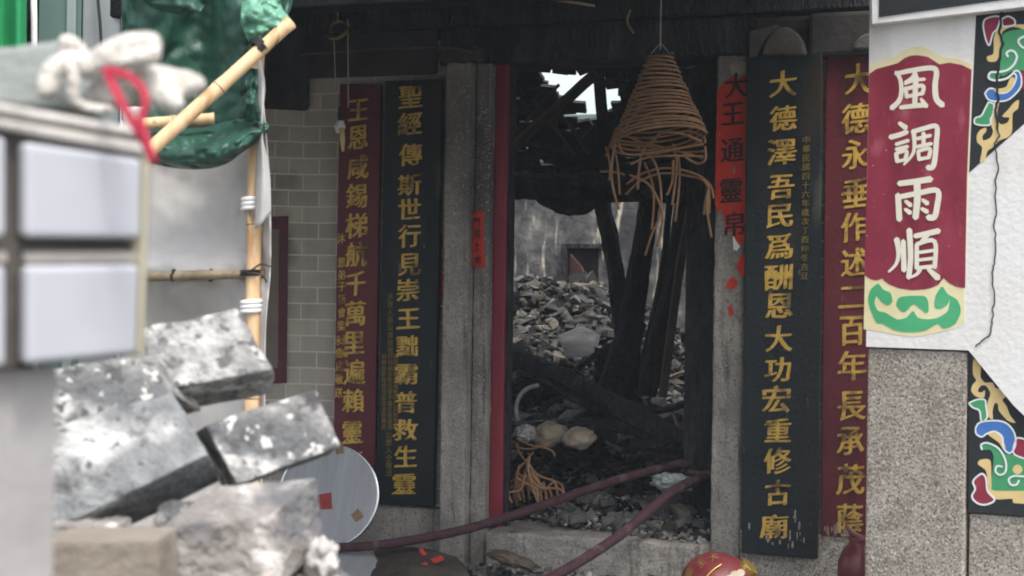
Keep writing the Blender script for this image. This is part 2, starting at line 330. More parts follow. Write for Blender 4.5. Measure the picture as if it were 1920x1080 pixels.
# ------------------------------------------------------------------ rocks
ROCKS = []
for i in range(14):
    b = bmesh.new()
    for k in range(13):
        q = V((random.gauss(0, 1), random.gauss(0, 1), random.gauss(0, 1))).normalized()
        b.verts.new(V((q.x*random.uniform(.7, 1), q.y*random.uniform(.55, .95), q.z*random.uniform(.4, .8))))
    r = bmesh.ops.convex_hull(b, input=b.verts)
    bmesh.ops.delete(b, geom=[v for v in b.verts if not v.link_faces], context='VERTS'); b.verts.index_update()
    ROCKS.append(([v.co.copy() for v in b.verts], [tuple(v.index for v in f.verts) for f in b.faces])); b.free()
CUBE = ([V((x, y, z)) for x in (-.9, .9) for y in (-.5, .5) for z in (-.28, .28)],
        [(0, 1, 3, 2), (4, 6, 7, 5), (0, 4, 5, 1), (2, 3, 7, 6), (0, 2, 6, 4), (1, 5, 7, 3)])
def rock(mb, p, s, col, brickish=.25, flat=1):
    v, f = CUBE if random.random() < brickish else random.choice(ROCKS)
    R = Matrix.Rotation(random.random()*6.28, 3, 'Z') @ Matrix.Rotation(random.gauss(0, .5), 3, 'X') @ Matrix.Rotation(random.gauss(0, .5), 3, 'Y')
    mb.add([p + (R @ V((q.x, q.y, q.z*flat)))*s*random.uniform(.9, 1.1) for q in v], f, col)
def rcol(dark=.3):
    r = random.random()
    if r < dark: v = random.uniform(.015, .05); return (v, v, v*1.05)
    if r < .72: v = random.uniform(.10, .26); return (v*1.03, v, v*.95)
    if r < .84: v = random.uniform(.12, .25); return (v*1.25, v, v*.75)
    if r < .94: v = random.uniform(.32, .5); return (v, v*.97, v*.92)
    v = random.uniform(.1, .2); return (v*.9, v, v*1.1)

_tx = bpy.data.textures.new('chips', 'CLOUDS'); _tx.noise_scale = .05; _tx.noise_depth = 3
def chip(o, st=.014, lv=6):
    md = o.modifiers.new('sub', 'SUBSURF'); md.subdivision_type = 'SIMPLE'; md.levels = md.render_levels = lv
    md = o.modifiers.new('chip', 'DISPLACE'); md.texture = _tx; md.strength = st; md.mid_level = .5; md.texture_coords = 'LOCAL'
    return o
# ================================================================== SETTING
gm = MB()
gx = [i*.6 for i in range(-40, 41)]
nn = len(gx)
for y in gx:
    for x in gx: gm.v.append(V((x*1.0, y-4, .012*noise.noise(V((x*.8, y*.8, 0)))))); gm.c.append((.5,)*3)
for j in range(nn-1):
    for i in range(nn-1): gm.f.append((j*nn+i, j*nn+i+1, (j+1)*nn+i+1, (j+1)*nn+i))
k0 = len(gm.v)
gm.add([(-300, -300, -.06), (300, -300, -.06), (300, 300, -.06), (-300, 300, -.06)], [(0, 1, 2, 3)])
gr = gm.build('ground', ground_mat, sm=True); gr['kind'] = 'structure'

# ------------------------------------------------------------------ temple
X = lambda px, y=0, py=540: PY(px, py, y).x
T = thing('temple', 'fire damaged temple front with granite door posts and grey brick, roof burnt open', 'temple', (X(1130), 0, 0))
xd0, xd1 = X(965, .05), X(1338, -.05)
# brick wing and front wall
xc = X(574)
MB().box(xc, X(832), 0, .22, .34, 2.80).build('brick_wall', brick, T)
wing = MB(); a = V((xc, 0, 0)); d = V((-.80, -.60, 0)); nb = V((-.6, .8, 0))*.25
wing.hexa([a+d*1.1+UP*.34, a+UP*.34, a+UP*2.8, a+d*1.1+UP*2.8, a+d*1.1+nb+UP*.34, a+nb+UP*.34, a+nb+UP*2.8, a+d*1.1+nb+UP*2.8])
wing.build('brick_wall', brick, T)
wg = MB(); o_ = -nb*.16
wg.hexa([a+d*1.6+o_+UP*2.46, a+o_+UP*2.46, a+o_+UP*3.3, a+d*1.6+o_+UP*3.3, a+d*1.6+nb+UP*2.36, a+nb+UP*2.36, a+nb+UP*3.3, a+d*1.6+nb+UP*3.3])
wg.build('dark_beam', wood_char, T, bevel=.02)  # dark beam added to fill an area of shadow and hanging remains
MB().box(xc-.01, X(829)-.04, -.03, -.002, 2.62, 2.862).build('dark_beam', shade_soot, T, bevel=.01)
MB().box(xc-.02, X(832, -.04), -.04, .3, -.05, .336).build('plinth', granite, T, bevel=.006)
wp = MB(); wp.hexa([a+d*1.1-V((0, .03, .05)), a-V((.02, .03, .05)), a+UP*.335-V((.02, .03, 0)), a+d*1.1+UP*.335-V((0, .03, 0)), a+d*1.1+nb-UP*.05, a+nb-UP*.05, a+nb+UP*.335, a+d*1.1+nb+UP*.335]); wp.build('plinth', granite, T)
# granite door posts
pl = fb(829, 112, 876, 1000, -.15, .25); chip(MB().box(pl[0], pl[1], -.15, .25, -.05, 2.66).build('stone_post', granite, T, bevel=.012))
MB().box(pl[0]-.035, pl[1]+.03, -.185, .25, 2.663, 2.75).build('stone_bracket', shade_soot, T, bevel=.02)
chip(MB().box(pl[1]+.003, X(915, -.08), -.08, .25, -.05, 2.66).build('stone_jamb', granite, T, bevel=.01))
chip(MB().box(xd1, X(1394, -.05), -.05, .28, -.05, 2.66).build('stone_jamb', granite, T, bevel=.012))
x_r = X(1394, -.05)
MB().box(x_r+.002, X(1700), 0, .3, .34, 2.80).build('brick_wall', brick, T)
MB().box(x_r+.002, X(1700), -.06, .3, -.05, .336).build('plinth', granite_light, T, bevel=.006)
# lintel and frieze
MB().box(X(829)-.03, xd1+.3, -.02, .27, 2.663, 2.86).build('lintel', wood_char, T, bevel=.01)
MB().box(xc-1.0, X(1720), -.05, .3, 2.863, 3.35).build('frieze_beam', wood_char, T, bevel=.01)
lb = MB(); x0, x1 = X(1408, -.12), X(1640, -.12)
lb.box(x0+.26, x1, -.115, -.003, 2.63, 2.84); lb.box(x0-.02, x0+.258, -.06, -.003, 2.63, 2.84)
lb.build('carved_beam', shade_soot, T, bevel=.02)
def arc_stone(px0, px1, py0, py1, y):
    pts = []
    for i in range(13):
        t = i/12; pts.append(PY(px0+(px1-px0)*t, py1-(py1-py0)*math.sin(math.pi*t)**.55, y))
    b = MB(); b.prism(pts, V((0, .10, 0))); return b
arc_stone(1428, 1512, 50, 103, -.14).build('carved_boss', stone_dark, T, bevel=.01)
MB().prism([PY(x, y, -.13) for x, y in [(1404, 58), (1460, 45), (1440, 68), (1426, 85), (1418, 106), (1404, 108)]], V((0, .1, 0))).build('carved_boss', stone_dark, T, bevel=.008)
arc_stone(1598, 1660, 62, 92, -.14).build('carved_boss', stone_dark, T, bevel=.01)
# door frame
MB().box(X(923, -.02), X(947, -.02), -.02, .05, .26, 2.66).build('door_frame', door_red, T, bevel=.006)
MB().box(X(947, -.0)+.004, X(957, .0), .0, .055, .26, 2.66).build('door_frame', wood_char, T, bevel=.006)
# threshold
th = MB(); th.box(X(916, -.2), xd1-.002, -.2, .25, -.05, .262); chip(th.build('threshold', granite, T, bevel=.015))
# eave over the forecourt
EX0, EX1, EY, EZ = -4.6, 1.93, -2.45, 2.65
ev = MB()
ev.hexa([V((EX0, EY, EZ)), V((EX1, EY, EZ)), V((EX1, EY, EZ+.08)), V((EX0, EY, EZ+.08)), V((EX0, .6, 3.72)), V((EX1, .6, 3.72)), V((EX1, .6, 3.82)), V((EX0, .6, 3.82))])
ev.build('eave_roof', wood_char, T)
ef = MB(); ef.box(EX0, EX1, EY-.07, EY+.05, EZ-.13, EZ-.005); ef.build('eave_fascia', shade_black, T, bevel=.01)
for i in range(14):
    x = -4.4+i*.46; y0, y1 = EY+.15, .0; za = EZ-.02; zb = 3.40
    rf = MB(); rf.hexa([V((x, y0, za-.03)), V((x+.07, y0, za-.03)), V((x+.07, y0, za+.05)), V((x, y0, za+.05)), V((x, y1, zb-.04)), V((x+.07, y1, zb-.04)), V((x+.07, y1, zb+.04)), V((x, y1, zb+.04))])
    rf.build('rafter', wood_char, T)
# halls inside
YB = 5.5
rw = MB(); xs = [-4.2+i*.12 for i in range(55)]
top = [2.95+.18*noise.noise(V((x*1.3, 0, 2)))+.06*noise.noise(V((x*6, 0, 1))) for x in xs]
nx0, nx1, nz0, nz1 = X(1065, YB), X(1122, YB), PY(1093, 560, YB).z, PY(1093, 466, YB).z
for i in range(len(xs)-1):
    xa, xb = xs[i], xs[i+1]
    rw.add([V((xa, YB, -.05)), V((xb, YB, -.05)), V((xb, YB, top[i+1])), V((xa, YB, top[i])), V((xa, YB+.3, -.05)), V((xb, YB+.3, -.05)), V((xb, YB+.3, top[i+1])), V((xa, YB+.3, top[i]))],
           [(0, 1, 2, 3), (7, 6, 5, 4), (3, 2, 6, 7)])
rear = rw.build('rear_wall', plaster_grey, T, orient=False)
cut = MB().box(nx0, nx1, YB-.1, YB+.22, nz0, nz1)
MB().box(nx0, nx1, YB-.012, YB-.003, nz0, nz1).build('niche_shade_panel', mat('niche_shade', [(.3, (.010, .008, .009)), (.6, (.02, .015, .016)), (.8, (.03, .018, .018))], 5, .95, .2, spec=.03), T)  # flat dark panel painted as the shade inside a niche, no recess
fr = MB()
fr.box(nx0-.05, nx0-.002, YB-.05, YB-.002, nz0-.05, nz1+.04); fr.box(nx0-.002, nx1+.04, YB-.05, YB-.002, nz1+.002, nz1+.04)
fr.build('niche_frame', wood_char, T)
MB().box(-4.3, -4.05, .3, YB-.002, -.05, 3.1).build('side_wall', plaster_grey, T)
MB().box(1.55, 1.8, .32, YB-.002, -.05, 3.3).build('side_wall', plaster_grey, T)
# roof of the first bay, still standing but burnt
fbay = MB()
fbay.hexa([V((-4.2, .32, 3.3)), V((1.7, .32, 3.3)), V((1.7, .32, 3.4)), V((-4.2, .32, 3.4)), V((-4.2, 1.5, 3.45)), V((1.7, 1.5, 3.45)), V((1.7, 1.5, 3.55)), V((-4.2, 1.5, 3.55))])
fbay.build('inner_roof', wood_char, T)
def inside(pt, poly):
    x, y = pt; r = False; j = len(poly)-1
    for i in range(len(poly)):
        xi, yi = poly[i]; xj, yj = poly[j]
        if (yi > y) != (yj > y) and x < (xj-xi)*(y-yi)/(yj-yi)+xi: r = not r
        j = i
    return r
HOLE = [(1018, 134), (1100, 132), (1128, 138), (1150, 158), (1174, 172), (1150, 205), (1085, 236), (1062, 214), (1098, 192), (1040, 176), (1022, 165)]
cr = MB()
A0, A1 = V((0, 1.5, 3.45)), V((0, 2.75, 2.28))
for j in range(26):
    for i in range(40):
        t = (j+random.uniform(-.2, .2))/25; x = -1.9+i*.085+random.uniform(-.02, .02)
        p = A0.lerp(A1, t); p.x = x; p.y += random.uniform(-.03, .03)
        if inside(to_px(p), HOLE): continue
        if j > 24 and random.random() < .3: continue
        R = Matrix.Rotation(math.radians(-43)+random.gauss(0, .12), 3, 'X') @ Matrix.Rotation(random.gauss(0, .15), 3, 'Z')
        hx, hy, hz = .052, random.uniform(.035, .055), .012
        v = [p+R @ V((sx*hx, sy*hy, sz*hz)) for sz in (-1, 1) for sx, sy in ((-1, -1), (1, -1), (1, 1), (-1, 1))]
        k = random.uniform(.5, 1.6)
        cr.hexa(v, (k*.35, k*.35, k*.37))
tile_char = mat('charred_tiles', [(.3, (.02, .02, .022)), (.6, (.05, .05, .055)), (.8, (.09, .09, .095))], 12, .85, .5, bscale=50, tint=False)
cr.build('collapsed_roof', tile_char, T)

# neighbour's roof seen through the burnt hole
NB = thing('neighbouring_house', 'faded reddish tiled roof of a house behind, seen through the burnt roof hole', 'house', (-6, 16, 0))
MB().box(-11, 0, 14.5, 18, -.05, 3.35).build('wall', plaster_grey, NB)
q = MB(); q.hexa([V((-11.3, 14.0, 3.36)), V((.3, 14.0, 3.36)), V((.3, 14.0, 3.46)), V((-11.3, 14.0, 3.46)), V((-11.3, 17.2, 4.10)), V((.3, 17.2, 4.10)), V((.3, 17.2, 4.2)), V((-11.3, 17.2, 4.2))])
q.build('roof', far_roof, NB)
MB().box(-11.3, .3, 17.21, 17.5, 4.0, 4.36).build('roof_ridge', green_grey, NB)

# ------------------------------------------------------------------ rubble inside
def hgt(x, y):
    base = .2+.10*max(0, min(1, y/1.2))
    heap = 1.22*max(0, min(1, (y-1.4)/3.6))**1.15
    side = max(0, min(1, (.25-x)/2.0+.35))
    n = .13*noise.noise(V((x*1.6, y*1.6, 5)))+.06*noise.noise(V((x*4, y*4, 9)))
    return base+heap*side+n*min(1, .3+y*.7)
hm = MB(); nx, ny = 60, 60
for j in range(ny):
    for i in range(nx):
        x = -4.0+5.5*i/(nx-1); y = .26+(YB-.28)*j/(ny-1)
        hm.v.append(V((x, y, hgt(x, y)-.04))); hm.c.append((.5,)*3)
for j in range(ny-1):
    for i in range(nx-1): hm.f.append((j*nx+i, j*nx+i+1, (j+1)*nx+i+1, (j+1)*nx+i))
deb = mat('ash_debris', [(.3, (.018, .018, .019)), (.55, (.07, .068, .064)), (.75, (.17, .165, .155))], 9, .95, .9, bscale=40)
o = hm.build('ash_heap', deb, sm=True); o['kind'] = 'stuff'; o['label'] = 'grey ash and debris heaped over the temple floor'
slab_grey = mat('fallen_plaster', [(.3, (.035, .035, .035)), (.5, (.08, .08, .08)), (.75, (.16, .155, .148))], 4, .95, .7, bscale=24, stretch=(1, 1, 2))
rb = MB()
for i in range(6500):
    y = .27+(YB-.35)*random.random()**1.15; lo, hi = -.32*y-.45, 1.15-.22*y
    x = random.uniform(lo-.3, hi+.2)
    s = random.choice((.008, .012, .016, .022, .03, .04)) * (1+.14*y)
    if random.random() < .05: s *= 2.4
    dk = .75 if y < 2.2 else .38
    c = rcol(dk); k = .45 if y < 2.2 else .47
    rock(rb, V((x, y, hgt(x, y)+random.uniform(-.5, .5)*s)), s, tuple(min(.45, q*k) for q in c), .35, random.choice((.35, .6, 1)))
for i in range(150):
    y = random.uniform(2.2, YB-.5); x = random.uniform(-.32*y-.7, 1.1-.22*y); s = random.uniform(.05, .14)
    v_ = random.uniform(.05, .2); rock(rb, V((x, y, hgt(x, y)+s*.1)), s, random.choice(((v_, v_*.98, v_*.95), (v_*1.1, v_*.98, v_*.82), (v_*.5, v_*.5, v_*.52))), .3, .7)
for i in range(110):      # burnt sticks and split laths among the rubble
    y = .4+(YB-.9)*random.random(); x = random.uniform(-.32*y-.6, 1.2-.22*y); z = hgt(x, y)+.02
    an = random.random()*3.14; L = random.uniform(.06, .32); e = V((math.cos(an), math.sin(an), random.gauss(.1, .35)))*L
    c = rcol(.75); rb.tube([V((x, y, z)), V((x, y, z))+e*.5+V((0, 0, random.uniform(-.01, .02))), V((x, y, z))+e], [random.uniform(.006, .016)]*3, 5, c)
o = rb.build('rubble', rubble_mat); o['kind'] = 'stuff'; o['label'] = 'broken brick, tile and plaster rubble inside the burnt hall'
# rubble on threshold and forecourt
rb = MB()
for i in range(520):
    px = random.uniform(1000, 1338); x = X(px, 0); y = random.uniform(-.12, .34)
    lim = (px-1040)/300
    if y < .1-.3*lim: continue
    s = random.choice((.008, .012, .018, .026, .034)); rock(rb, V((x, y, .262+s*.3+max(0, y)*.12)), s, tuple(q*1.05 for q in rcol(.3)), .3)
for i in range(44):
    px = random.uniform(1030, 1335); x = X(px, 0); y = random.uniform(.0, .55); s = random.uniform(.04, .085)
    v_ = random.uniform(.10, .28); rock(rb, V((x, y, .28+s*.35+y*.12)), s, random.choice(((v_, v_*1.02, v_*.95), (v_*1.1, v_, v_*.85), (v_*.6, v_*.62, v_*.62))), .3, .8)
for i in range(420):
    px = random.uniform(985, 1335); x = X(px, 0); y = random.uniform(.0, .75); s = random.choice((.006, .01, .014, .02))
    v_ = random.choice((.1, .25, .4, .5)); rock(rb, V((x, y, .285+s*.35+y*.10)), s, (v_*1.04, v_, v_*.95), .3, .6)
o = rb.build('rubble', rubble_mat); o['kind'] = 'stuff'; o['label'] = 'small broken rubble spilling over the stone door sill'
rb = MB()
for i in range(900):
    x = random.uniform(-.35, 1.0); y = -.22-abs(random.gauss(0, .33))
    s = random.choice((.008, .012, .018, .025, .035)); rock(rb, V((x, y, s*.25+max(0, .10+.35*(y+.2)))), s, rcol(.3), .35, .8)
for i in range(26):
    x = random.uniform(-.3, .95); y = -.26-abs(random.gauss(0, .2)); s = random.uniform(.03, .055); rock(rb, V((x, y, s*.4+.03)), s, rcol(.25), .35, .7)
o = rb.build('rubble', rubble_mat); o['kind'] = 'stuff'; o['label'] = 'loose rubble lying in front of the door sill'

deb2 = mat('charred_rubbish', [(.3, (.010, .011, .013)), (.55, (.03, .033, .04)), (.8, (.075, .078, .085))], 14, .9, 1.0, bscale=40, bdist=.05)
def lump(px, py, y, rad, lab, sd):
    blob(PY(px, py, y), rad, 'charred_lump', deb2, lab, 'charred debris', sd, .75, 6)
# bigger single pieces
def blob(center, rad, name, mt, label, cat, seed=0, amp=.18, fr=3.5, rot=0):
    b = bmesh.new(); bmesh.ops.create_icosphere(b, subdivisions=4, radius=1)
    R = Matrix.Rotation(rot, 3, 'Y'); mb = MB(); vs = []
    for v in b.verts:
        d = v.co.normalized(); q = d*(1+amp*noise.noise(d*fr*.5+V((seed, 0, 0)))+amp*.4*noise.noise(d*fr*1.7+V((0, seed, 0))))
        vs.append(center + R @ V((q.x*rad[0], q.y*rad[1], q.z*rad[2])))
    b.verts.index_update(); mb.add(vs, [tuple(v.index for v in f.verts) for f in b.faces]); b.free()
    o = mb.build(name, mt, sm=True); tag(o, label, cat); return o
def slab(pts, y, thick, name, mt, label, cat):
    o = MB().prism([PY(a, b, yy) for (a, b), yy in zip(pts, y)], V((0, thick, 0))).build(name, mt, bevel=.01); tag(o, label, cat); return o
slab([(1045, 628), (1085, 612), (1118, 630), (1110, 668), (1060, 672)], [3.3, 3.6, 3.4, 3.1, 2.95], .12, 'plaster_chunk', slab_grey,
     'big pale chunk of broken plaster in the middle of the rubble', 'rubble chunk')
slab([(1068, 475), (1090, 500), (1128, 612), (1120, 622), (1096, 560), (1068, 520)], [5.3, 5.3, 5.0, 5.0, 5.2, 5.3], .05, 'door_board', mat('scorched_door', [(.3, (.03, .012, .012)), (.7, (.07, .03, .026))], 8, .8, .4),
     'scorched dark red board leaning below the niche of the rear wall', 'board')

def beam(pts, r, mt, name, label, cat='beam', sq=False, n=14):
    b = MB(); pp = [PY(a, c, y) for a, c, y in pts]; P2, R2 = smooth(pp, [r]*len(pp) if not hasattr(r, '__len__') else r, 3 if sq else 14)
    P2 = [p+noise.noise_vector(p*5)*.010 for p in P2]; b.tube(P2, R2, 4 if sq else n)
    if not sq:
        sd = random.random()*30; ax = (P2[-1]-P2[0]).normalized()
        for i_, q in enumerate(b.v):          # split, charred, alligatored surface
            c_ = P2[min(i_//n, len(P2)-1)]; r_ = q-c_; kk = 1+.30*noise.noise(r_.normalized()*2.2+ax*ax.dot(q)*3+V((sd,)*3))+.16*(.5-abs(noise.noise(q*26)))
            b.v[i_] = c_+r_*kk
    o = b.build(name, mt); tag(o, label, cat); return o
beam([(950, 662, 1.7), (1080, 722, 1.3), (1220, 796, .9), (1352, 858, .55)], [.066, .062, .056, .05], wood_char, 'charred_beam', 'long charred roof beam fallen diagonally across the doorway rubble')
beam([(1126, 360, 2.6), (1150, 490, 2.5), (1178, 680, 2.3)], [.05, .055, .07], wood_char, 'charred_post', 'charred post leaning right, left arm of the V in the doorway', 'post')
beam([(1222, 365, 2.4), (1198, 500, 2.4), (1170, 680, 2.3)], [.06, .066, .085], wood_char, 'charred_post', 'thick charred post leaning left, right arm of the V in the doorway', 'post')
beam([(1285, 360, 1.7), (1262, 520, 1.7), (1212, 740, 1.6)], [.05, .055, .06], wood_char, 'charred_post', 'charred post between the V of posts and the brown plank', 'post')
beam([(1300, 370, 1.3), (1275, 500, 1.3), (1242, 745, 1.2)], [.028, .03, .03], wood_brown, 'scorched_plank', 'thin brown scorched plank leaning beside the black door leaf', 'plank', sq=True)
beam([(1190, 600, 2.0), (1160, 690, 1.9), (1120, 780, 1.7)], [.07, .10, .08], wood_char, 'charred_stump', 'bulky charred timber heap at the foot of the V posts', 'timber', n=11)
beam([(955, 285, 1.35), (1030, 215, 1.35), (1118, 138, 1.35)], .036, wood_brown, 'scorched_beam', 'brown roof strut slanting up under the burnt roof hole', sq=True)
beam([(1119, 130, 1.45), (1130, 230, 1.5), (1132, 330, 1.5)], .042, wood_char, 'charred_post', 'short upright charred post crossing the burnt roof hole', 'post', sq=True)
beam([(1062, 222, 1.8), (1085, 258, 1.8), (1106, 288, 1.8)], .016, wood_brown, 'broken_rafter', 'short broken rafter hanging below the burnt roof hole', 'rafter', sq=True)
beam([(940, 345, 2.1), (1080, 350, 2.1), (1360, 352, 2.1)], .088, wood_char, 'charred_crossbeam', 'thick charred crossbeam spanning the doorway behind the incense coil', n=12)
beam([(1010, 372, 2.12), (1050, 384, 2.1), (1095, 386, 2.1), (1125, 372, 2.12)], [.03, .06, .055, .03], wood_char, 'charred_lump', 'burnt lump hanging under the charred crossbeam', 'timber')
for k_, (p_, r_, m_, lb_) in enumerate([
    ([(940, 318, 2.75), (1150, 312, 2.75), (1380, 305, 2.75)], .05, wood_char, 'long thin charred batten just above the thick crossbeam'),
    ([(1000, 185, 1.6), (1040, 240, 1.7), (1078, 292, 1.8)], .014, wood_brown, 'thin brown lath slanting down left under the roof hole'),
    ([(965, 262, 1.7), (1020, 282, 1.8), (1075, 300, 1.9)], .016, wood_char, 'thin charred lath sagging from the left door post to the crossbeam'),
    ([(985, 232, 1.55), (1020, 190, 1.5), (1048, 160, 1.45)], .012, wood_brown, 'thin scorched lath left of the brown roof strut'),
    ([(1040, 292, 1.9), (1090, 262, 1.8), (1125, 225, 1.7)], .015, wood_char, 'thin charred lath crossing behind the short upright post'),
    ([(1140, 300, 1.9), (1180, 240, 1.75), (1225, 175, 1.6)], .02, wood_char, 'thin charred rafter half hidden behind the incense coil'),
    ([(1255, 380, 2.0), (1240, 520, 2.0), (1200, 700, 1.9)], .022, wood_char, 'slim charred pole just left of the dark post by the brown plank'),
    ([(1142, 380, 2.9), (1150, 500, 2.9), (1190, 620, 2.8)], .018, wood_char, 'slim charred pole behind the left arm of the V posts'),
    ([(972, 700, 1.2), (1030, 722, 1.1), (1120, 770, 1.0)], .022, wood_char, 'thin charred stick lying along the lower side of the fallen beam'),
    ([(1150, 745, 1.2), (1230, 770, 1.1), (1300, 750, 1.0)], .02, wood_char, 'charred stick across the rubble left of the door leaf'),
    ([(1010, 770, 1.1), (1060, 742, 1.2), (1130, 735, 1.3)], .02, wood_char, 'charred stick above the pale sacks'),
    ]): beam(p_, r_, m_, 'charred_lath', lb_, 'lath', sq=True)
beam([(1085, 690, 2.6), (1130, 655, 2.5), (1165, 640, 2.4)], .02, wood_char, 'charred_stick', 'thin charred stick on the rubble left of the V posts', 'stick')
beam([(1030, 830, .9), (1100, 800, 1.0), (1190, 800, 1.0)], [.03, .042, .036], wood_char, 'charred_log', 'short charred log behind the pale sacks', 'log')
lump(985, 735, 1.5, (.16, .14, .07), 'sooty bulky rubbish lump at left, above the fallen beam', 11)
lump(1165, 700, 2.1, (.15, .15, .17), 'tall charred heap where the V posts meet', 14)
lump(1235, 840, .7, (.18, .12, .06), 'small dark brown lump just above the upper hose', 16)
dl = MB(); a = fb(1283, 330, 1345, 860, .35, .42); dl.box(a[0], a[1]+.1, .36, .42, .28, 2.66); dl.build('door_leaf', wood_char, bevel=.01)
tag(bpy.data.objects['door_leaf'], 'blackened wooden door leaf standing inside the right door post', 'door')
beam([(1300, 792, .5), (1320, 795, .45), (1345, 790, .45)], [.014, .02, .02], sack_mat, 'wood_scrap', 'pale splintered wood scrap behind the right door post, upper', 'wood scrap', sq=True)
beam([(1312, 792, .45), (1314, 815, .45), (1318, 830, .45)], [.012, .013, .008], sack_mat, 'wood_scrap', 'pale upright wood splinter below the upper scrap by right door post', 'wood scrap', sq=True)
beam([(1290, 885, .2), (1318, 887, .2), (1345, 884, .2)], .016, wood_brown, 'wood_scrap', 'tan stick lying between the two hoses by right door post', 'wood scrap', sq=True)

blob(PY(1030, 815, .55), (.10, .09, .068), 'sack', sack_mat, 'pale dusty sack lying left of another sack inside the doorway', 'sack', 1, .25, rot=-.25)
blob(PY(1085, 822, .45), (.085, .08, .058), 'sack', sack_mat, 'pale sack with rounded right end, right of another sack', 'sack', 4, .25, rot=-.1)
blob(PY(985, 812, .42), (.055, .05, .042), 'ash_clump', ash_white, 'crumpled whitish ash clump left of the pale sacks', 'ash', 6, .5, 7)
blob(PY(1262, 905, .12), (.10, .07, .045), 'plastic_bag', mat('crumpled_plastic', [(.3, (.12, .15, .15)), (.55, (.3, .33, .32)), (.75, (.6, .6, .58))], 24, .35, .9, bscale=35),
     'crumpled grey plastic bag on rubble between the two hoses', 'plastic bag', 8, .5, 8)
# bent white pipe at left
b = MB(); b.tube([PY(x, y, .9) for x, y in [(972, 790), (968, 765), (975, 742), (990, 728), (1010, 722)]], .012, 8, sub=5)
tag(b.build('bent_pipe', ash_white, sm=True), 'pale bent pipe curving above the ash clump by left door post', 'pipe')

# ------------------------------------------------------------------ couplet boards
def board(corners, yf, thick, mt, label, grp):
    (x0, y0), (x1, y1), (x2, y2), (x3, y3) = corners   # tl tr br bl
    p = [PY(x3, y3, yf), PY(x2, y2, yf), PY(x1, y1, yf), PY(x0, y0, yf)]
    t = thing('couplet_board', label, 'couplet board', (sum(q.x for q in p)/4, yf, min(q.z for q in p)), grp)
    MB().hexa(p+[q+V((0, thick, 0)) for q in p]).build('panel', mt, t, bevel=.004)
    return t
GB = 'tall couplet boards beside the temple door'
bR = board([(637, 158), (714, 158), (702, 900), (624, 900)], -.045, .03, red_lacquer, 'dark red couplet board with gold characters, left of the door against grey brick', GB)
bK = board([(722, 152), (829, 148), (812, 951), (706, 946)], -.075, .04, dark_lacquer, 'blackish couplet board with gold characters, left of the door beside granite post', GB)
bG = board([(1402, 106), (1541, 100), (1532, 1049), (1390, 1037)], -.12, .04, dark_lacquer, 'blackish green couplet board with peeling patches, right of the door', GB)
bS = board([(1549, 98), (1652, 94), (1640, 1023), (1538, 1016)], -.06, .03, red_lacquer, 'maroon couplet board with gold characters, partly behind the painted pier', GB)
def col(s, pts, wpx, hpx):
    ys = []
    return [(ch, x, y, wpx, hpx) for ch, (x, y) in zip(s, pts)]
characters(bR, gold, col('王恩咸錫梯航千萬里遍賴靈庥', [(671, 206), (671, 257), (671, 313), (670, 367), (669, 423), (669, 477), (668, 532), (667, 588), (665, 642), (664, 697), (663, 751), (660, 810), (658, 866)], 40, 45), -.046)
mb = MB(); letters(mb, col('沐恩弟子新會梁', [(640, 447), (641, 492), (641, 515), (641, 537), (641, 561), (641, 586), (640, 611)], 15, 19), -.046, .02)
letters(mb, col('永成', [(647, 637), (646, 661)], 13, 18), -.046, .02); letters(mb, col('永盛', [(635, 638), (635, 662)], 13, 18), -.046, .02)
letters(mb, col('店敬送', [(637, 686), (636, 711), (635, 736)], 15, 19), -.046, .02)
mb.build('small_inscription', gold, bR)
characters(bK, gold, col('聖經傳斯世行見崇王黜霸普救生靈', [(770, 181), (770, 232), (770, 290), (768, 346), (768, 393), (768, 442), (768, 495), (766, 543), (766, 597), (764, 649), (763, 701), (762, 754), (761, 806), (760, 856), (759, 907)], 42, 40), -.076)
mb = MB(); letters(mb, col('沐恩人吳公商值理', [(732-.01*i, 556+14.5*i) for i in range(8)], 11, 13), -.076, .01)
names = '陳李張黃何周吳鄭王林福祥興泰昌和生利永盛成安德仁義信發金合順'
for k, cx in enumerate((720, 731.5, 742)):
    for i in range(13):
        letters(mb, [(random.choice(names), cx-.02*i, 668+11*i, 9.5, 10.5)], -.076, .01)
letters(mb, col('公眾人仝敬送', [(729, 816+14*i) for i in range(6)], 12, 13), -.076, .01)
mb.build('small_inscription', gold_dull, bK)
characters(bG, gold, col('大德澤吾民爲酬恩大功宏重修古廟', [(1468, 157), (1467, 222), (1466, 285), (1464, 350), (1463, 403), (1460, 462), (1460, 519), (1460, 573), (1460, 635), (1459, 692), (1456, 749), (1457, 808), (1457, 864), (1458, 924), (1453, 987)], 50, 46), -.121)
mb = MB(); letters(mb, col('中華民國四十六年歲次丁酉仲冬吉旦', [(1512-.25*i, 262+17*i) for i in range(16)], 15, 14), -.121, .012)
mb.build('small_inscription', gold_dull, bG)
characters(bS, gold, col('大德永垂作述二百年長承茂蔭', [(1608, 148), (1606, 222), (1604, 290), (1603, 362), (1601, 426), (1600, 492), (1598, 556), (1597, 619), (1597, 686), (1595, 760), (1594, 826), (1594, 898), (1594, 971)], 50, 54), -.061)
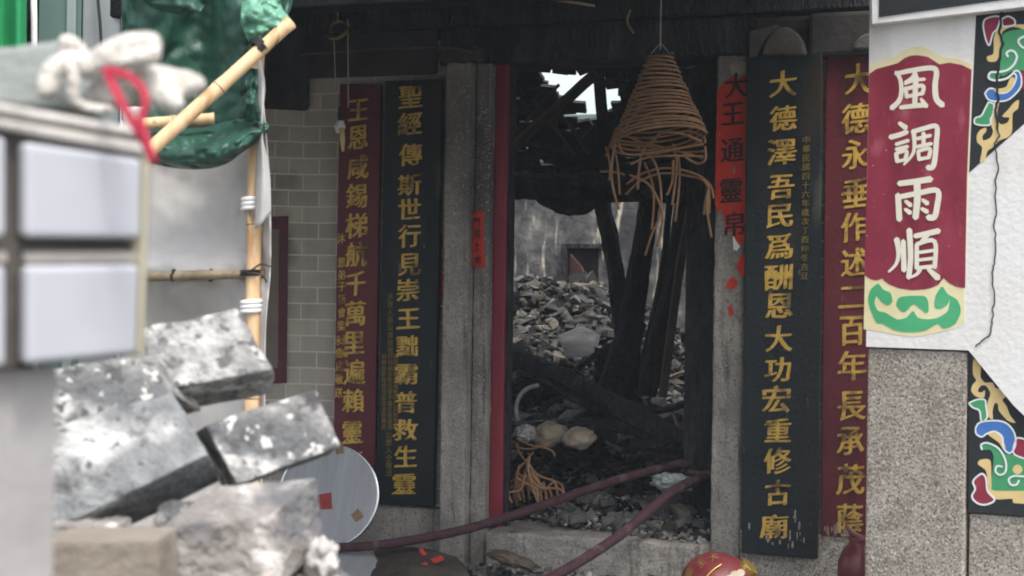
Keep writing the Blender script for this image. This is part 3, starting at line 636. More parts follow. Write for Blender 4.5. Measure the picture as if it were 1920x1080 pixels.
# chipped paint at the foot of the boards
def chips(parent, area, n, yf, mt):
    mb = MB(); x0, y0, x1, y1 = area
    for i in range(n):
        x, y = random.uniform(x0, x1), random.uniform(y0, y1); w, h = random.uniform(1, 4), random.uniform(2, 14)
        mb.prism([PY(x+a*w, y+b_*h, yf) for a, b_ in [(-.5, -.6), (.4, -.8), (.6, .4), (.1, 1), (-.6, .5)]], V((0, .001, 0)))
    mb.build('paint_chips', mt, parent)
chips(bG, (1402, 985, 1510, 1025), 16, -.1215, granite_light); chips(bG, (1488, 960, 1506, 1015), 8, -.1215, granite_light)
chips(bS, (1546, 985, 1590, 1004), 16, -.0615, sack_mat)

# ------------------------------------------------------------------ red papers
def cloth(rows, sub=5, nse=.0, fr=5, seed=0, crumple=0):
    """rows of world points -> smooth grid"""
    g_ = []
    for r in rows: g_.append(smooth([V(p) for p in r], [0]*len(r), sub)[0])
    cols_ = list(zip(*g_)); cols_ = [smooth(list(c), [0]*len(c), sub)[0] for c in cols_]
    nr, nc = len(cols_[0]), len(cols_); mb = MB(); vs = []
    for j in range(nr):
        for i in range(nc):
            p = cols_[i][j]; vs.append(p + ((p-CAM).normalized())*nse*(.7*noise.noise(p*fr+V((seed,)*3))+.7*(.5-abs(noise.noise(V((p.x*fr*1.6, p.y*fr*1.6, p.z*fr*.5))+V((seed+9,)*3)))*2)+.28*(.4-abs(noise.noise(V((p.x*fr*4.5, p.y*fr*4.5, p.z*fr*2))+V((seed+3,)*3)))*1.6)) + ((p-CAM).normalized())*crumple*(.9*(.35-abs(noise.noise(V((p.x+p.z*.5, p.y, p.z-p.x*.3))*13+V((seed,)*3))))+.5*(.35-abs(noise.noise(p*31+V((seed,)*3))))))
    mb.add(vs, [(j*nc+i, j*nc+i+1, (j+1)*nc+i+1, (j+1)*nc+i) for j in range(nr-1) for i in range(nc-1)]); return mb
t = thing('red_paper_couplet', 'torn red paper couplet with black characters pasted on right granite door post', 'paper couplet', PY(1370, 470, -.055))
yp = -.0535
MB().prism([PY(x, y, yp) for x, y in [(1345, 170), (1358, 152), (1372, 143), (1384, 148), (1399, 140), (1398, 300), (1397, 420), (1396, 455), (1388, 462), (1382, 450), (1376, 455), (1376, 436), (1362, 434), (1360, 420), (1352, 392), (1348, 400), (1341, 385), (1342, 300)]], V((0, .0015, 0))).build('paper', paper_red, t)
MB().prism([PY(x, y, yp) for x, y in [(1396, 480), (1390, 476), (1380, 500), (1390, 520), (1396, 518)]], V((0, .0015, 0))).build('paper_scrap', paper_red, t)
MB().prism([PY(x, y, yp-.002) for x, y in [(1374, 440), (1380, 452), (1388, 462), (1382, 470), (1375, 468)]], V((0, .001, 0))).build('paper_scrap', chalk, t)
MB().prism([PY(x, y, yp) for x, y in [(1366, 524), (1376, 518), (1384, 530), (1376, 542), (1360, 540)]], V((0, .0015, 0))).build('paper_scrap', paper_red, t)
MB().prism([PY(x, y, yp) for x, y in [(1364, 575), (1372, 572), (1376, 588), (1368, 594)]], V((0, .0015, 0))).build('paper_scrap', paper_red, t)
MB().prism([PY(x, y, yp) for x, y in [(1368, 122), (1380, 114), (1398, 116), (1398, 136), (1386, 140), (1372, 138)]], V((0, .0015, 0))).build('paper_scrap', sack_mat, t)
mb = MB(); letters(mb, col('大王通靈帛', [(1380, 160), (1374, 213), (1373, 281), (1371, 357), (1377, 420)], 44, 46), yp-.001, .024, .02)
mb.build('inscription', ink, t)
t = thing('red_paper_slip', 'small red paper slip pasted high on the left granite door post', 'paper slip', PY(895, 500, -.085))
cloth([[PY(x, y, -.085+dy) for x, y, dy in r] for r in [[(884, 398, 0), (895, 396, -.004), (907, 397, 0)], [(885, 450, 0), (896, 450, -.003), (907, 450, -.001)], [(886, 500, -.006), (897, 502, -.01), (910, 502, -.006)]]], 5).build('paper', paper_red, t, sm=True, solid=.0015)
mb = MB(); letters(mb, col('門官土地', [(894, 416), (895, 437), (895, 462), (896, 488)], 13, 17), -.0935, .01, .02); mb.build('inscription', ink, t)
o = MB().prism([PY(x, y, -.02) for x, y in [(822, 440), (829, 436), (832, 455), (827, 470), (831, 540), (829, 560), (824, 562), (822, 520)]], V((0, .002, 0))).build('paper_remnant', paper_red)
tag(o, 'shredded red paper remnant on the strip of wall left of granite post', 'paper remnant')

# ------------------------------------------------------------------ hanging incense coil
t = thing('incense_coil', 'broken hanging spiral incense coil with drooping strands in the doorway', 'incense coil', PY(1240, 480, -.3))
yc = -.3; ctr = PY(1238, 100, yc); bot = PY(1236, 268, yc)
pts = []
NT = 19
for i in range(NT*28+1):
    s = i/(NT*28); a = 2*math.pi*NT*s
    p = ctr.lerp(bot, s**.97); R = .055+(.235-.055)*s
    p = p + V((math.cos(a)*R, math.sin(a)*R, 0)) + UP*(-.06*s*math.cos(a-2.4)*R/.235) + V((.01*noise.noise(V((s*30, 1, 0))), 0, .008*noise.noise(V((s*40, 0, 0)))))
    pts.append(p)
MB().tube(pts, .0064, 6).build('coil', incense, t, sm=True)
mb = MB(); mb.tube([ctr+UP*.35, ctr+UP*.02], .003, 6); mb.tube([ctr+V((-.045, 0, 0)), ctr+UP*.05, ctr+V((.045, 0, 0))], .0025, 6)
mb.build('hanger', string_mat, t)
STR = [[(1155, 240), (1190, 262), (1250, 278), (1318, 296)], [(1154, 242), (1145, 270), (1136, 292)], [(1155, 243), (1162, 275), (1172, 288), (1210, 288), (1320, 270)],
       [(1160, 270), (1180, 272), (1220, 275), (1270, 285), (1322, 284)], [(1182, 308), (1215, 295), (1262, 292), (1320, 293)], [(1175, 345), (1205, 325), (1250, 315), (1300, 325), (1330, 345), (1338, 372)],
       [(1173, 365), (1200, 340), (1240, 325), (1290, 330), (1325, 345), (1330, 400)], [(1125, 322), (1150, 322), (1172, 328)], [(1156, 260), (1148, 300), (1148, 345), (1160, 392)],
       [(1150, 272), (1158, 310), (1162, 365)], [(1192, 274), (1225, 300), (1238, 345), (1238, 400), (1222, 440), (1210, 478)], [(1208, 304), (1222, 340), (1226, 380), (1222, 430)],
       [(1181, 328), (1215, 345), (1238, 385), (1242, 420), (1232, 462)], [(1262, 270), (1268, 300), (1266, 340), (1260, 385)], [(1272, 290), (1274, 340), (1266, 415)],
       [(1230, 262), (1206, 280), (1198, 320), (1196, 355)], [(1330, 350), (1322, 380), (1320, 402)], [(1328, 345), (1326, 395), (1334, 445)], [(1262, 300), (1260, 340), (1250, 366)], [(1322, 275), (1322, 300), (1305, 306), (1280, 290)],
       [(1136, 275), (1144, 310), (1142, 338)], [(1260, 250), (1290, 246), (1318, 256), (1322, 268)], [(1222, 265), (1240, 250), (1275, 250), (1316, 266)]]
for i, s in enumerate(STR):
    yo = yc-.12+.24*random.random()
    MB().tube([PY(x, y, yo+random.uniform(-.03, .03)) for x, y in s], .0064, 6, sub=6).build('broken_strand', incense, t, sm=True)
# burnt incense heap
t = thing('incense_heap', 'tangle of tan burnt incense strands fallen by the left door post', 'incense', PY(990, 955, .02))
for i in range(22):
    x0 = random.uniform(966, 1000); y0 = random.uniform(855, 905); x1 = random.uniform(948, 1068); 
    s = [(x0, y0), ((x0+x1)/2+random.uniform(-14, 6), y0+random.uniform(8, 32)), (x1-random.uniform(2, 10), random.uniform(905, 930)), (x1, random.uniform(925, 952))]
    yo = random.uniform(.02, .22)
    MB().tube([PY(x, y, yo) for x, y in s], .0064, 6, sub=6).build('strand', incense, t, sm=True)
for s in ([(966, 838), (990, 842), (1015, 838), (1036, 846), (1040, 856)], [(968, 832), (975, 850), (988, 872), (980, 900)], [(1000, 848), (985, 865), (970, 885), (966, 900)], [(968, 822), (1000, 836), (1030, 832)]):
    MB().tube([PY(x, y, .2) for x, y in s], .005, 6, sub=6).build('strand', incense, t, sm=True)

# ------------------------------------------------------------------ pulley with cords
yq = -.5
t = thing('pulley', 'old brass pulley with hanging cord loop and toggles under the eave', 'pulley', PY(635, 280, yq))
cp = PY(633, 55, yq); mb = MB()
ring = [cp+V((math.cos(a)*.052, math.sin(a)*.03, math.sin(a)*.05)) for a in [i*2*math.pi/24 for i in range(25)]]
mb.tube(ring, .013, 8); mb.tube([cp+UP*.45, cp+UP*.04], .004, 6); mb.build('wheel', brass, t, sm=True)
mb = MB(); mb.tube([PY(626, 70, yq), PY(631, 205, yq)], .003, 6); mb.tube([PY(652, 35, yq), PY(653, 202, yq)], .003, 6); mb.build('cord', string_mat, t)
mb = MB(); mb.tube([PY(636, 200, yq), PY(637, 215, yq), PY(638, 228, yq)], [.004, .011, .013], 10); mb.build('weight', black_tie, t, sm=True)
mb = MB(); mb.tube([PY(638, 226, yq), PY(637, 238, yq), PY(636, 250, yq)], [.018, .030, .016], 10); mb.build('bobbin', chalk, t, sm=True)
mb = MB(); mb.tube([PY(641, 240, yq-.02), PY(642, 262, yq-.02), PY(643, 284, yq-.02)], [.013, .015, .007], 8); mb.build('tassel', p_yellow, t, sm=True)
# thin rods and string under the eave
b = MB(); b.tube([PY(560, 103, -.2), PY(640, 97, -.2), PY(760, 90, -.2), PY(850, 91, -.2), PY(890, 100, -.2)], .006, 6, sub=5); tag(b.build('electric_cable', wood_brown, sm=True), 'thin cable sagging along the wall above the left boards', 'cable')
b = MB(); b.tube([PY(1000, -2, -.8), PY(1060, 2, -.8), PY(1115, 11, -.8)], .006, 8); tag(b.build('hanging_rod', sack_mat, sm=True), 'pale thin rod hanging under the eave above the doorway', 'rod')
b = MB(); b.tube([PY(1182, 18, -.6), PY(1176, 40, -.6), PY(1188, 62, -.6)], .006, 8, sub=4); tag(b.build('hanging_hook', brass, sm=True), 'small metal hook under the eave above the incense coil', 'hook')

# ------------------------------------------------------------------ hoses
def hose(pts, r, label):
    b = MB(); b.tube([PY(x, y, d) for x, y, d in pts], r, 12, sub=8); tag(b.build('fire_hose', hose_mat, sm=True), label, 'hose')
hose([(540, 1030, -.62), (620, 1027, -.62), (700, 1023, -.6), (790, 1010, -.52), (870, 993, -.4), (950, 970, -.26), (1040, 940, -.1), (1120, 912, .05), (1200, 888, .2), (1280, 869, .35), (1340, 861, .48), (1420, 856, .7)], .0235, 'upper maroon fire hose running across the whole door sill into the temple')
hose([(960, 1120, -.85), (1040, 1080, -.75), (1100, 1045, -.6), (1160, 1005, -.42), (1205, 968, -.28), (1260, 922, -.08), (1300, 902, .1), (1340, 893, .25), (1420, 884, .5)], .0255, 'lower maroon fire hose climbing from the ground rubble over the sill')

# ------------------------------------------------------------------ round metal tops
def disc(center, nrm, r, name, label, th=.018):
    nrm = nrm.normalized(); a = nrm.cross(UP).normalized(); b_ = nrm.cross(a)
    t = thing(name, label, 'table top', center)
    n = 64; f0 = [center+(a*math.cos(k*2*math.pi/n)+b_*math.sin(k*2*math.pi/n))*(r-.004)-nrm*th/2 for k in range(n)]
    MB().prism(f0, nrm*th).build('top', steel_face, t, bevel=.003)
    MB().tube([center+(a*math.cos(k*2*math.pi/n)+b_*math.sin(k*2*math.pi/n))*r for k in range(n+1)], .009, 8).build('rim', chrome, t, sm=True)
    return t, nrm, a, b_
c0 = PY(616, 929, -.48)
t, nr, a, b_ = disc(c0, V((.18, -1, .22)), .258, 'round_table_top', 'grey round metal table top leaning upright with taped patches')
paper_old = mat('faded_red_cloth', [(.3, (.22, .035, .035)), (.6, (.32, .055, .05)), (.8, (.40, .12, .10))], 25, .8, .5)
def patch(px, py, s, mt, name, rot):
    o0 = c0+nr*.0105; c = PN(px, py, o0, nr); u = a*math.cos(rot)+b_*math.sin(rot); v = nr.cross(u)
    MB().prism([c+(u*x+v*y)*s for x, y in [(-.9, -1), (.95, -.85), (1, .9), (-.85, 1)]], nr*.002).build(name, mt, t)
patch(609, 940, .042, paper_old, 'red_patch', .15); patch(637, 843, .022, card, 'tape_patch', .2); patch(670, 966, .026, card, 'tape_patch', .7)
disc(PY(610, 1068, -.75), V((.08, -.32, 1)), .26, 'round_table_top', 'round metal table top lying flat on the ground, upper of two')
disc(PY(606, 1088, -.75), V((.05, -.28, 1)), .275, 'round_table_top', 'round metal table top lying flat on the ground, lowest of the pile')
# crumpled sooty board and paper scraps
def gpt(x, y, z): return PZ(x, y, z)
mb = cloth([[PY(700, 1034, -.42), PY(745, 1026, -.42), PY(800, 1030, -.42), PY(855, 1044, -.42)], [PY(704, 1052, -.6), PY(750, 1046, -.62), PY(805, 1052, -.6), PY(868, 1060, -.55)], [PY(690, 1092, -.8), PY(750, 1085, -.82), PY(820, 1090, -.8), PY(890, 1095, -.75)]], 6, .02, 9, 3)
tag(mb.build('sooty_cardboard', bag_mat, sm=True, solid=.004), 'crumpled sooty brown cardboard sheet on the ground under the hose', 'cardboard')
for i, (pp, lb) in enumerate([([(785, 1030), (792, 1028), (800, 1040), (792, 1042)], 'orange red paper scrap nearest the granite post, uppermost on sooty cardboard'), ([(806, 1048), (828, 1042), (832, 1050), (815, 1056)], 'orange red paper scrap at right edge of sooty cardboard'), ([(786, 1058), (800, 1054), (802, 1062), (788, 1066)], 'orange red paper scrap lowest on the sooty cardboard')]):
    tag(MB().prism([PY(x, y, -.66) for x, y in pp], V((0, .003, 0))).build('paper_scrap', paper_red), lb, 'paper scrap')
blob(PY(960, 1050, -.42), (.12, .06, .03), 'burnt_plank_piece', wood_brown, 'brown burnt plank piece in rubble before the door sill', 'plank', 3, .4, 5, .2)

# ------------------------------------------------------------------ lantern and jar
def lathe(c, prof, n, axis, mb):
    axis = axis.normalized(); a = axis.cross(V((.3, 1, .1))).normalized(); b_ = axis.cross(a); vs = []; k = len(prof)
    for h, r in prof:
        for i in range(n): vs.append(c+axis*h+(a*math.cos(i*2*math.pi/n)+b_*math.sin(i*2*math.pi/n))*r)
    mb.add(vs, [(j*n+i, j*n+(i+1) % n, (j+1)*n+(i+1) % n, (j+1)*n+i) for j in range(k-1) for i in range(n)]+[tuple(range(n-1, -1, -1)), tuple((k-1)*n+i for i in range(n))])
lc = PY(1354, 1116, -.95); ax = (CR*.62+CU*.72-FWD*.25).normalized()
t = thing('red_lantern', 'fallen round red lantern with gold cap on the ground below the right board', 'lantern', V((lc.x, lc.y, lc.z-.2)))
RL = .2
mb = MB(); lathe(lc, [(RL*.84*math.sin(q), RL*(math.cos(q)+.008*math.cos(12*q))) for q in [(-75+i*5)*math.pi/180 for i in range(31)]], 40, ax, mb); mb.build('body', lantern_red, t, sm=True)
mb = MB(); lathe(lc, [(.16, .036), (.16, .042), (.186, .042), (.186, .034)], 28, ax, mb); mb.build('cap', lantern_gold, t, bevel=.002)
# gold meridian and characters on the paper skin
def on_ball(px, py, k=1.012):
    r = ray(px, py).normalized(); oc = CAM-lc; bq = oc.dot(r); R = RL*k; disc_ = bq*bq-(oc.dot(oc)-R*R)
    return CAM + r*(-bq-math.sqrt(max(disc_, 0)))
mb = MB(); mb.tube([on_ball(x, y, 1.0) for x, y in [(1318, 1094), (1326, 1080), (1338, 1068), (1352, 1058)]], .003, 6, sub=4); mb.build('gold_line', lantern_gold, t)
mb = MB()
for ch, px, py, rt, s in (('大', 1338, 1044, -.5, 20), ('王', 1314, 1056, -.9, 20), ('廟', 1292, 1074, -1.1, 20)):
    vs, fs = glyph(ch, .02); out = []
    for v in vs:
        x, y = (v.x-.5)*s, (v.y-.38)*s*.7; out.append(on_ball(px+x*math.cos(rt)+y*math.sin(rt), py-(y*math.cos(rt)-x*math.sin(rt)), 1.008+v.z*.1))
    mb.add(out, fs)
mb.build('inscription', gold_dull, t)
mb = MB()
for (px, py, r) in ((1378, 1078, 9), (1389, 1074, 8), (1368, 1085, 8)):
    mb.prism([on_ball(px+math.cos(q)*r, py+math.sin(q)*r*.9, 1.01) for q in [i*math.pi/6 for i in range(12)]], V((0, -.002, 0)))
mb.build('painted_petals', sack_mat, t)
jc = PY(1612, 1052, -.5)
t = thing('maroon_jar', 'glazed maroon jar on the ground between maroon board and painted pier', 'jar', jc-UP*.14)
mb = MB(); lathe(jc, [(-.14, .05), (-.12, .085), (-.06, .10), (0, .095), (.05, .075), (.075, .05), (.09, .046), (.105, .056), (.11, .05)], 32, UP, mb); mb.build('body', jar_red, t, sm=True)
mb = MB(); q = jc+UP*.09; mb.tube([q+V((-.06, -.02, .07)), q+V((-.03, -.02, .035)), q+V((.02, -.02, .015)), q+V((.07, -.02, .02))], [.008, .014, .014, .012], 8, sub=4); mb.build('handle', jar_red, t, sm=True)

# ------------------------------------------------------------------ painted pier on the right
AL = math.radians(33)
PD = RT*math.cos(AL)-FWD*math.sin(AL); PNRM = -(FWD*math.cos(AL)+RT*math.sin(AL))
PO = P(1720, 540, 6.55)
def at(px, py, off=0): return PN(px, py, PO+PNRM*off, PNRM)
T2 = thing('painted_pier', 'white plastered gate pier with maroon couplet panel and coloured scroll paintings on granite base', 'pier', (at(1720, 1080).x, at(1720, 1080).y, 0))
def so_(off): return off*.3 if 0 < off < .04 else off
def pan(pts, off, name, mt, th=.003, bevel=0):
    off = so_(off); return MB().prism([at(x, y, off) for x, y in pts], -PNRM*th).build(name, mt, T2, bevel=bevel)
pan([(1632, -140), (2150, -140), (2150, 1000), (1900, 760), (1816, 657), (1624, 650)], 0, 'plaster_wall', chalk, .35)
def vbox(pts, zlow, off, th, name, mt, bevel=0):
    top = [at(x, y, off) for x, y in pts]; b0 = [V((p.x, p.y, zlow)) for p in reversed(top)]
    return MB().prism(top+b0, -PNRM*th).build(name, mt, T2, bevel=bevel)
vbox([(1627, 653), (1813, 660)], -.05, -.012, .33, 'granite_base', granite_light, .008)
vbox([(1817, 962), (2150, 985)], -.05, -.03, .31, 'granite_base', granite_light, .008)
pan([(1815.5, 662), (1817, 657), (2150, 1010), (2150, 984), (1816, 960)], -.02, 'black_panel', p_black, .3)
pan([(1830, 29), (1925, 19), (2150, -10), (2150, 60), (1925, 228), (1817, 324), (1824, 160)], .004, 'black_panel', p_black)
# white cornice band with dark inset
pan([(1632, -140), (2150, -190), (2150, -12), (1634, 46)], .05, 'cornice', chalk, .05, .004)
pan([(1648, -120), (2100, -170), (2100, -28), (1860, 2), (1648, 32)], .054, 'cornice_inset', p_black)
c5 = lambda L: [(1580+x/3, y/3) for x, y in L]
c6 = lambda L: [(1580+x/2.842, 340+y/2.842) for x, y in L]
c7 = lambda L: [(1580+x/2.456, 640+y/2.456) for x, y in L]
red_top = c5([(150, 415), (190, 388), (250, 372), (310, 355), (350, 325), (385, 313), (420, 310), (480, 320), (525, 350), (545, 362), (600, 352), (670, 365), (725, 392)])
red_bot = c6([(652, 568), (625, 566), (600, 560), (565, 540), (538, 515), (510, 550), (475, 567), (440, 575), (370, 580), (300, 570), (250, 550), (225, 532), (212, 518), (180, 528), (150, 522), (115, 500)])
cream_top = c5([(150, 375), (200, 345), (290, 320), (340, 285), (400, 262), (450, 262), (500, 285), (560, 320), (640, 330), (728, 360)])
pan(cream_top+[(1808, 560)]+c6([(650, 755), (600, 785), (520, 800), (440, 822), (370, 828), (290, 820), (200, 800), (112, 788)]), .004, 'cream_border', p_cream)
pan(red_top+[(1813, 330)]+red_bot+[(1626, 330)], .008, 'maroon_panel', p_maroon)
def rounded(L, sub=4):
    q = [V((x, y, 0)) for x, y in L]; n = len(q); out = []
    for i in range(n):
        p0, p1, p2, p3 = q[i-1], q[i], q[(i+1) % n], q[(i+2) % n]
        for k in range(sub):
            t = k/sub; a_ = .5*((2*p1)+(p2-p0)*t+(2*p0-5*p1+4*p2-p3)*t*t+(3*p1-p0-3*p2+p3)*t**3); b_ = p1.lerp(p2, t); c_ = b_.lerp(a_, .75); out.append((c_.x, c_.y))
    return out
gp = c6([(150, 575), (190, 545), (215, 575), (255, 595), (265, 640), (240, 660), (205, 640), (180, 610), (170, 650), (190, 690), (230, 700), (290, 735), (340, 725), (375, 690), (400, 725), (450, 735), (510, 725), (560, 690), (572, 630), (555, 660), (520, 680), (490, 670), (495, 610), (530, 560), (560, 600), (610, 630), (630, 690), (600, 760), (540, 785), (505, 760), (440, 795), (360, 805), (280, 795), (215, 760), (180, 752), (150, 690), (135, 630)])
pan(rounded(gp), .008, 'green_scroll', p_green)
pan(rounded(c6([(285, 655), (310, 615), (430, 610), (455, 640), (458, 690), (440, 700), (380, 655), (335, 695), (310, 690)])), .008, 'green_scroll', p_green)
# the four large characters, brushed
mb = MB(); lf = PNRM*.0004; atc = lambda x, y: at(x, y, .008)
nst = [0]
def atk(k): return lambda x, y: at(x, y, so_(.008)+.0003+k*.00008)
def S5(L, w_): nst[0] += 1; stroke(mb, c5(L), [q/3*1.15 for q in w_], atk(nst[0]), lf)
def S6(L, w_): nst[0] += 1; stroke(mb, c6(L), [q/2.842*1.12 for q in w_], atk(nst[0]), lf)
for L, w_ in [([(300, 405), (325, 450), (330, 520), (315, 570), (275, 608)], (18, 26)), ([(300, 415), (380, 398), (490, 382), (527, 400), (520, 480), (527, 555), (562, 592)], (22, 30)),
              ([(410, 412), (390, 440), (352, 462)], (26, 14)), ([(350, 470), (400, 452), (462, 445)], (18, 16)), ([(352, 495), (362, 548)], (20, 20)), ([(355, 500), (450, 482), (447, 530)], (20, 20)),
              ([(365, 542), (447, 526)], (18, 18)), ([(412, 430), (405, 590)], (28, 24)), ([(325, 605), (400, 596), (462, 590)], (20, 26)), ([(440, 555), (470, 598)], (14, 26))]: S5(L, w_)
for L, w_ in [([(318, 692), (355, 718)], (18, 28)), ([(268, 772), (320, 758), (362, 742)], (26, 24)), ([(300, 812), (370, 790)], (18, 18)), ([(300, 840), (366, 824)], (18, 18)), ([(300, 862), (308, 910)], (20, 22)),
              ([(300, 864), (358, 848), (352, 898)], (18, 20)), ([(308, 908), (352, 898)], (16, 16)), ([(398, 735), (404, 800), (395, 865), (345, 925)], (24, 12)), ([(392, 742), (460, 722), (528, 712), (527, 800), (518, 900), (505, 940), (478, 942)], (22, 28)),
              ([(420, 780), (495, 762)], (18, 18)), ([(455, 748), (455, 815)], (20, 20)), ([(415, 826), (500, 808)], (18, 18)), ([(425, 850), (430, 900)], (18, 18)), ([(425, 850), (490, 836), (484, 888)], (18, 20)), ([(430, 896), (484, 886)], (18, 18))]: S5(L, w_)
for L, w_ in [([(300, 12), (380, 2), (470, -12)], (26, 30)), ([(396, 5), (398, 90), (388, 195)], (34, 30)), ([(295, 72), (302, 205)], (28, 28)), ([(300, 84), (400, 64), (505, 50), (502, 140), (488, 190), (455, 192)], (24, 30)),
              ([(335, 105), (362, 128)], (16, 24)), ([(333, 148), (360, 168)], (16, 24)), ([(425, 98), (452, 118)], (16, 24)), ([(420, 145), (450, 162)], (16, 24))]: S6(L, w_)
for L, w_ in [([(288, 308), (298, 380), (285, 440), (245, 482)], (28, 10)), ([(323, 318), (327, 475)], (24, 26)), ([(355, 258), (362, 400), (352, 515)], (28, 24)), ([(385, 292), (450, 278), (512, 264)], (24, 28)), ([(452, 285), (420, 322)], (24, 18)),
              ([(395, 335), (395, 465)], (20, 22)), ([(395, 335), (490, 320), (490, 460)], (20, 22)), ([(400, 380), (485, 368)], (16, 16)), ([(400, 420), (485, 410)], (16, 16)), ([(395, 462), (490, 452)], (18, 18)), ([(412, 470), (395, 495), (355, 515)], (22, 10)), ([(455, 465), (480, 490), (508, 515)], (18, 32))]: S6(L, w_)
mb.build('inscription', mat('cream_white_paint', [(.3, (.74, .7, .56)), (.7, (.8, .78, .68))], 9, .7, .1), T2)
# scroll painting, upper and lower black panels
def orn(L, mp, mt, name, off=.008, line=0):
    pan(rounded(mp(L)), off, name, mt)
    if line:
        b = MB(); q = mp(L); stroke(b, q+[q[0]], line, lambda x, y: at(x, y, so_(off)+.0004), PNRM*.0005); b.build('white_outline', p_white, T2)
orn([(790, 150), (800, 110), (850, 92), (885, 100), (870, 160), (845, 190), (825, 255), (805, 220)], c5, p_maroon, 'maroon_petal', .008, 3)
orn([(895, 108), (930, 92), (965, 110), (965, 140), (905, 148)], c5, p_maroon, 'maroon_petal', .008, 3)
orn([(870, 165), (850, 215), (848, 300), (812, 318), (818, 345), (862, 345), (884, 300), (892, 205), (905, 172), (960, 150), (1060, 175), (1060, 140), (950, 138), (900, 148)], c5, p_yellow, 'sand_scroll')
orn([(892, 205), (950, 172), (1060, 178), (1060, 380), (960, 398), (900, 430), (885, 400), (890, 300)], c5, p_green2, 'green_scroll')
b = MB(); stroke(b, c5([(930, 318), (922, 300), (940, 285), (965, 290), (980, 320), (965, 360), (930, 392), (880, 405), (832, 408), (822, 438), (858, 452), (920, 442), (962, 410)]), 4, lambda x, y: at(x, y, .0045), PNRM*.0005); b.build('white_outline', p_white, T2)
b = MB(); stroke(b, c5([(1060, 260), (1020, 270), (990, 240), (1000, 215), (1060, 190)]), 4, lambda x, y: at(x, y, .0045), PNRM*.0005); b.build('white_outline', p_white, T2)
orn([(820, 410), (880, 405), (885, 430), (860, 452), (825, 440)], c5, p_green2, 'green_scroll')
orn([(800, 525), (822, 500), (850, 500), (872, 522), (922, 520), (960, 482), (977, 432), (962, 405), (990, 400), (1006, 440), (1000, 492), (960, 540), (920, 565), (862, 570), (820, 560)], c5, p_blue, 'blue_scroll', .008, 3)
orn([(850, 498), (880, 498), (920, 488), (942, 440), (966, 436), (960, 480), (928, 515), (874, 521)], c5, p_yellow, 'sand_scroll', .012)
orn([(1006, 400), (1060, 395), (1060, 505), (1004, 492)], c5, p_maroon, 'maroon_petal')
orn([(820, 575), (850, 588), (846, 640), (832, 672), (830, 700), (790, 705), (745, 695), (745, 665), (780, 650), (802, 610)], c5, p_green2, 'green_leaf', .008, 3)
orn([(852, 572), (880, 575), (870, 625), (872, 680), (892, 700), (925, 690), (938, 662), (897, 655), (935, 612), (960, 580), (990, 562), (986, 610), (956, 640), (952, 740), (930, 772), (882, 790), (842, 830), (815, 850), (800, 898), (772, 912), (785, 832), (757, 800), (755, 760), (775, 730), (806, 718), (806, 740), (786, 765), (792, 790), (830, 775), (846, 740), (835, 702), (835, 650)], c5, p_yellow, 'sand_flame')
K = -.0185
orn([(603, 82), (635, 112), (635, 165), (655, 190), (690, 190), (705, 215), (740, 220), (755, 250), (735, 270), (755, 300), (770, 340), (795, 375), (760, 365), (720, 320), (715, 290), (700, 285), (690, 320), (690, 360), (665, 340), (665, 290), (680, 240), (660, 205), (635, 205), (622, 230), (640, 235), (655, 225), (650, 260), (615, 255), (592, 230), (598, 200), (615, 180), (600, 150)], c7, p_yellow, 'sand_scroll', K)
orn([(580, 285), (620, 268), (655, 270), (660, 300), (665, 350), (640, 370), (630, 320), (600, 305)], c7, p_green2, 'green_leaf', K, 3)
orn([(612, 400), (630, 375), (690, 365), (750, 375), (790, 420), (795, 480), (770, 515), (740, 490), (735, 440), (700, 415), (665, 425), (640, 440), (615, 425)], c7, p_blue, 'blue_scroll', K, 3)
orn([(668, 428), (700, 418), (733, 442), (750, 492), (735, 490), (718, 465)], c7, p_yellow, 'sand_scroll', K+.0008)
orn([(800, 445), (830, 448), (900, 480), (900, 545), (790, 520)], c7, p_maroon, 'maroon_petal', K, 3)
orn([(640, 500), (635, 480), (660, 465), (720, 490), (755, 520), (900, 540), (900, 690), (700, 690), (680, 660), (690, 600), (695, 530), (680, 500)], c7, p_green2, 'green_scroll', K)
for L in ([(642, 498), (638, 476), (668, 468), (720, 495), (750, 550), (750, 600), (725, 615), (705, 600), (710, 575), (735, 577)], [(900, 615), (835, 622), (790, 620), (765, 635), (775, 660), (800, 660), (812, 640)]):
    b = MB(); stroke(b, c7(L), 3.5, lambda x, y: at(x, y, K+.002), PNRM*.0005); b.build('white_outline', p_white, T2)
orn([(622, 565), (635, 545), (680, 550), (685, 660), (700, 688), (900, 692), (900, 745), (790, 745), (780, 725), (710, 728), (675, 700), (665, 620), (655, 590)], c7, p_yellow, 'sand_scroll', K+.0006)
orn([(805+22*math.cos(i*.524), 590+22*math.sin(i*.524)) for i in range(12)], c7, p_yellow, 'sand_dot', K+.0006)
orn([(610, 630), (640, 610), (660, 630), (668, 690), (700, 730), (660, 752), (620, 745), (595, 715), (610, 680), (600, 650)], c7, p_maroon, 'maroon_petal', K, 3.5)
# crack running down the pier
cp_ = [(1878, 22), (1874, 60), (1880, 82), (1872, 118), (1870, 150), (1872, 185), (1866, 205), (1870, 235), (1874, 255), (1866, 268), (1868, 300), (1872, 318), (1866, 340), (1868, 395), (1864, 425), (1868, 455), (1866, 490), (1860, 510), (1864, 560), (1860, 600), (1856, 628), (1840, 640), (1826, 653)]
q = []
for i in range(len(cp_)-1):
    for k in range(4):
        t_ = k/4; q.append((cp_[i][0]+(cp_[i+1][0]-cp_[i][0])*t_+random.uniform(-1.6, 1.6), cp_[i][1]+(cp_[i+1][1]-cp_[i][1])*t_))
b = MB(); stroke(b, q, [4.5]*30+[2.6]*(len(q)-30), lambda x, y: at(x, y, .0055), PNRM*.0005); b.build('crack', p_black, T2)

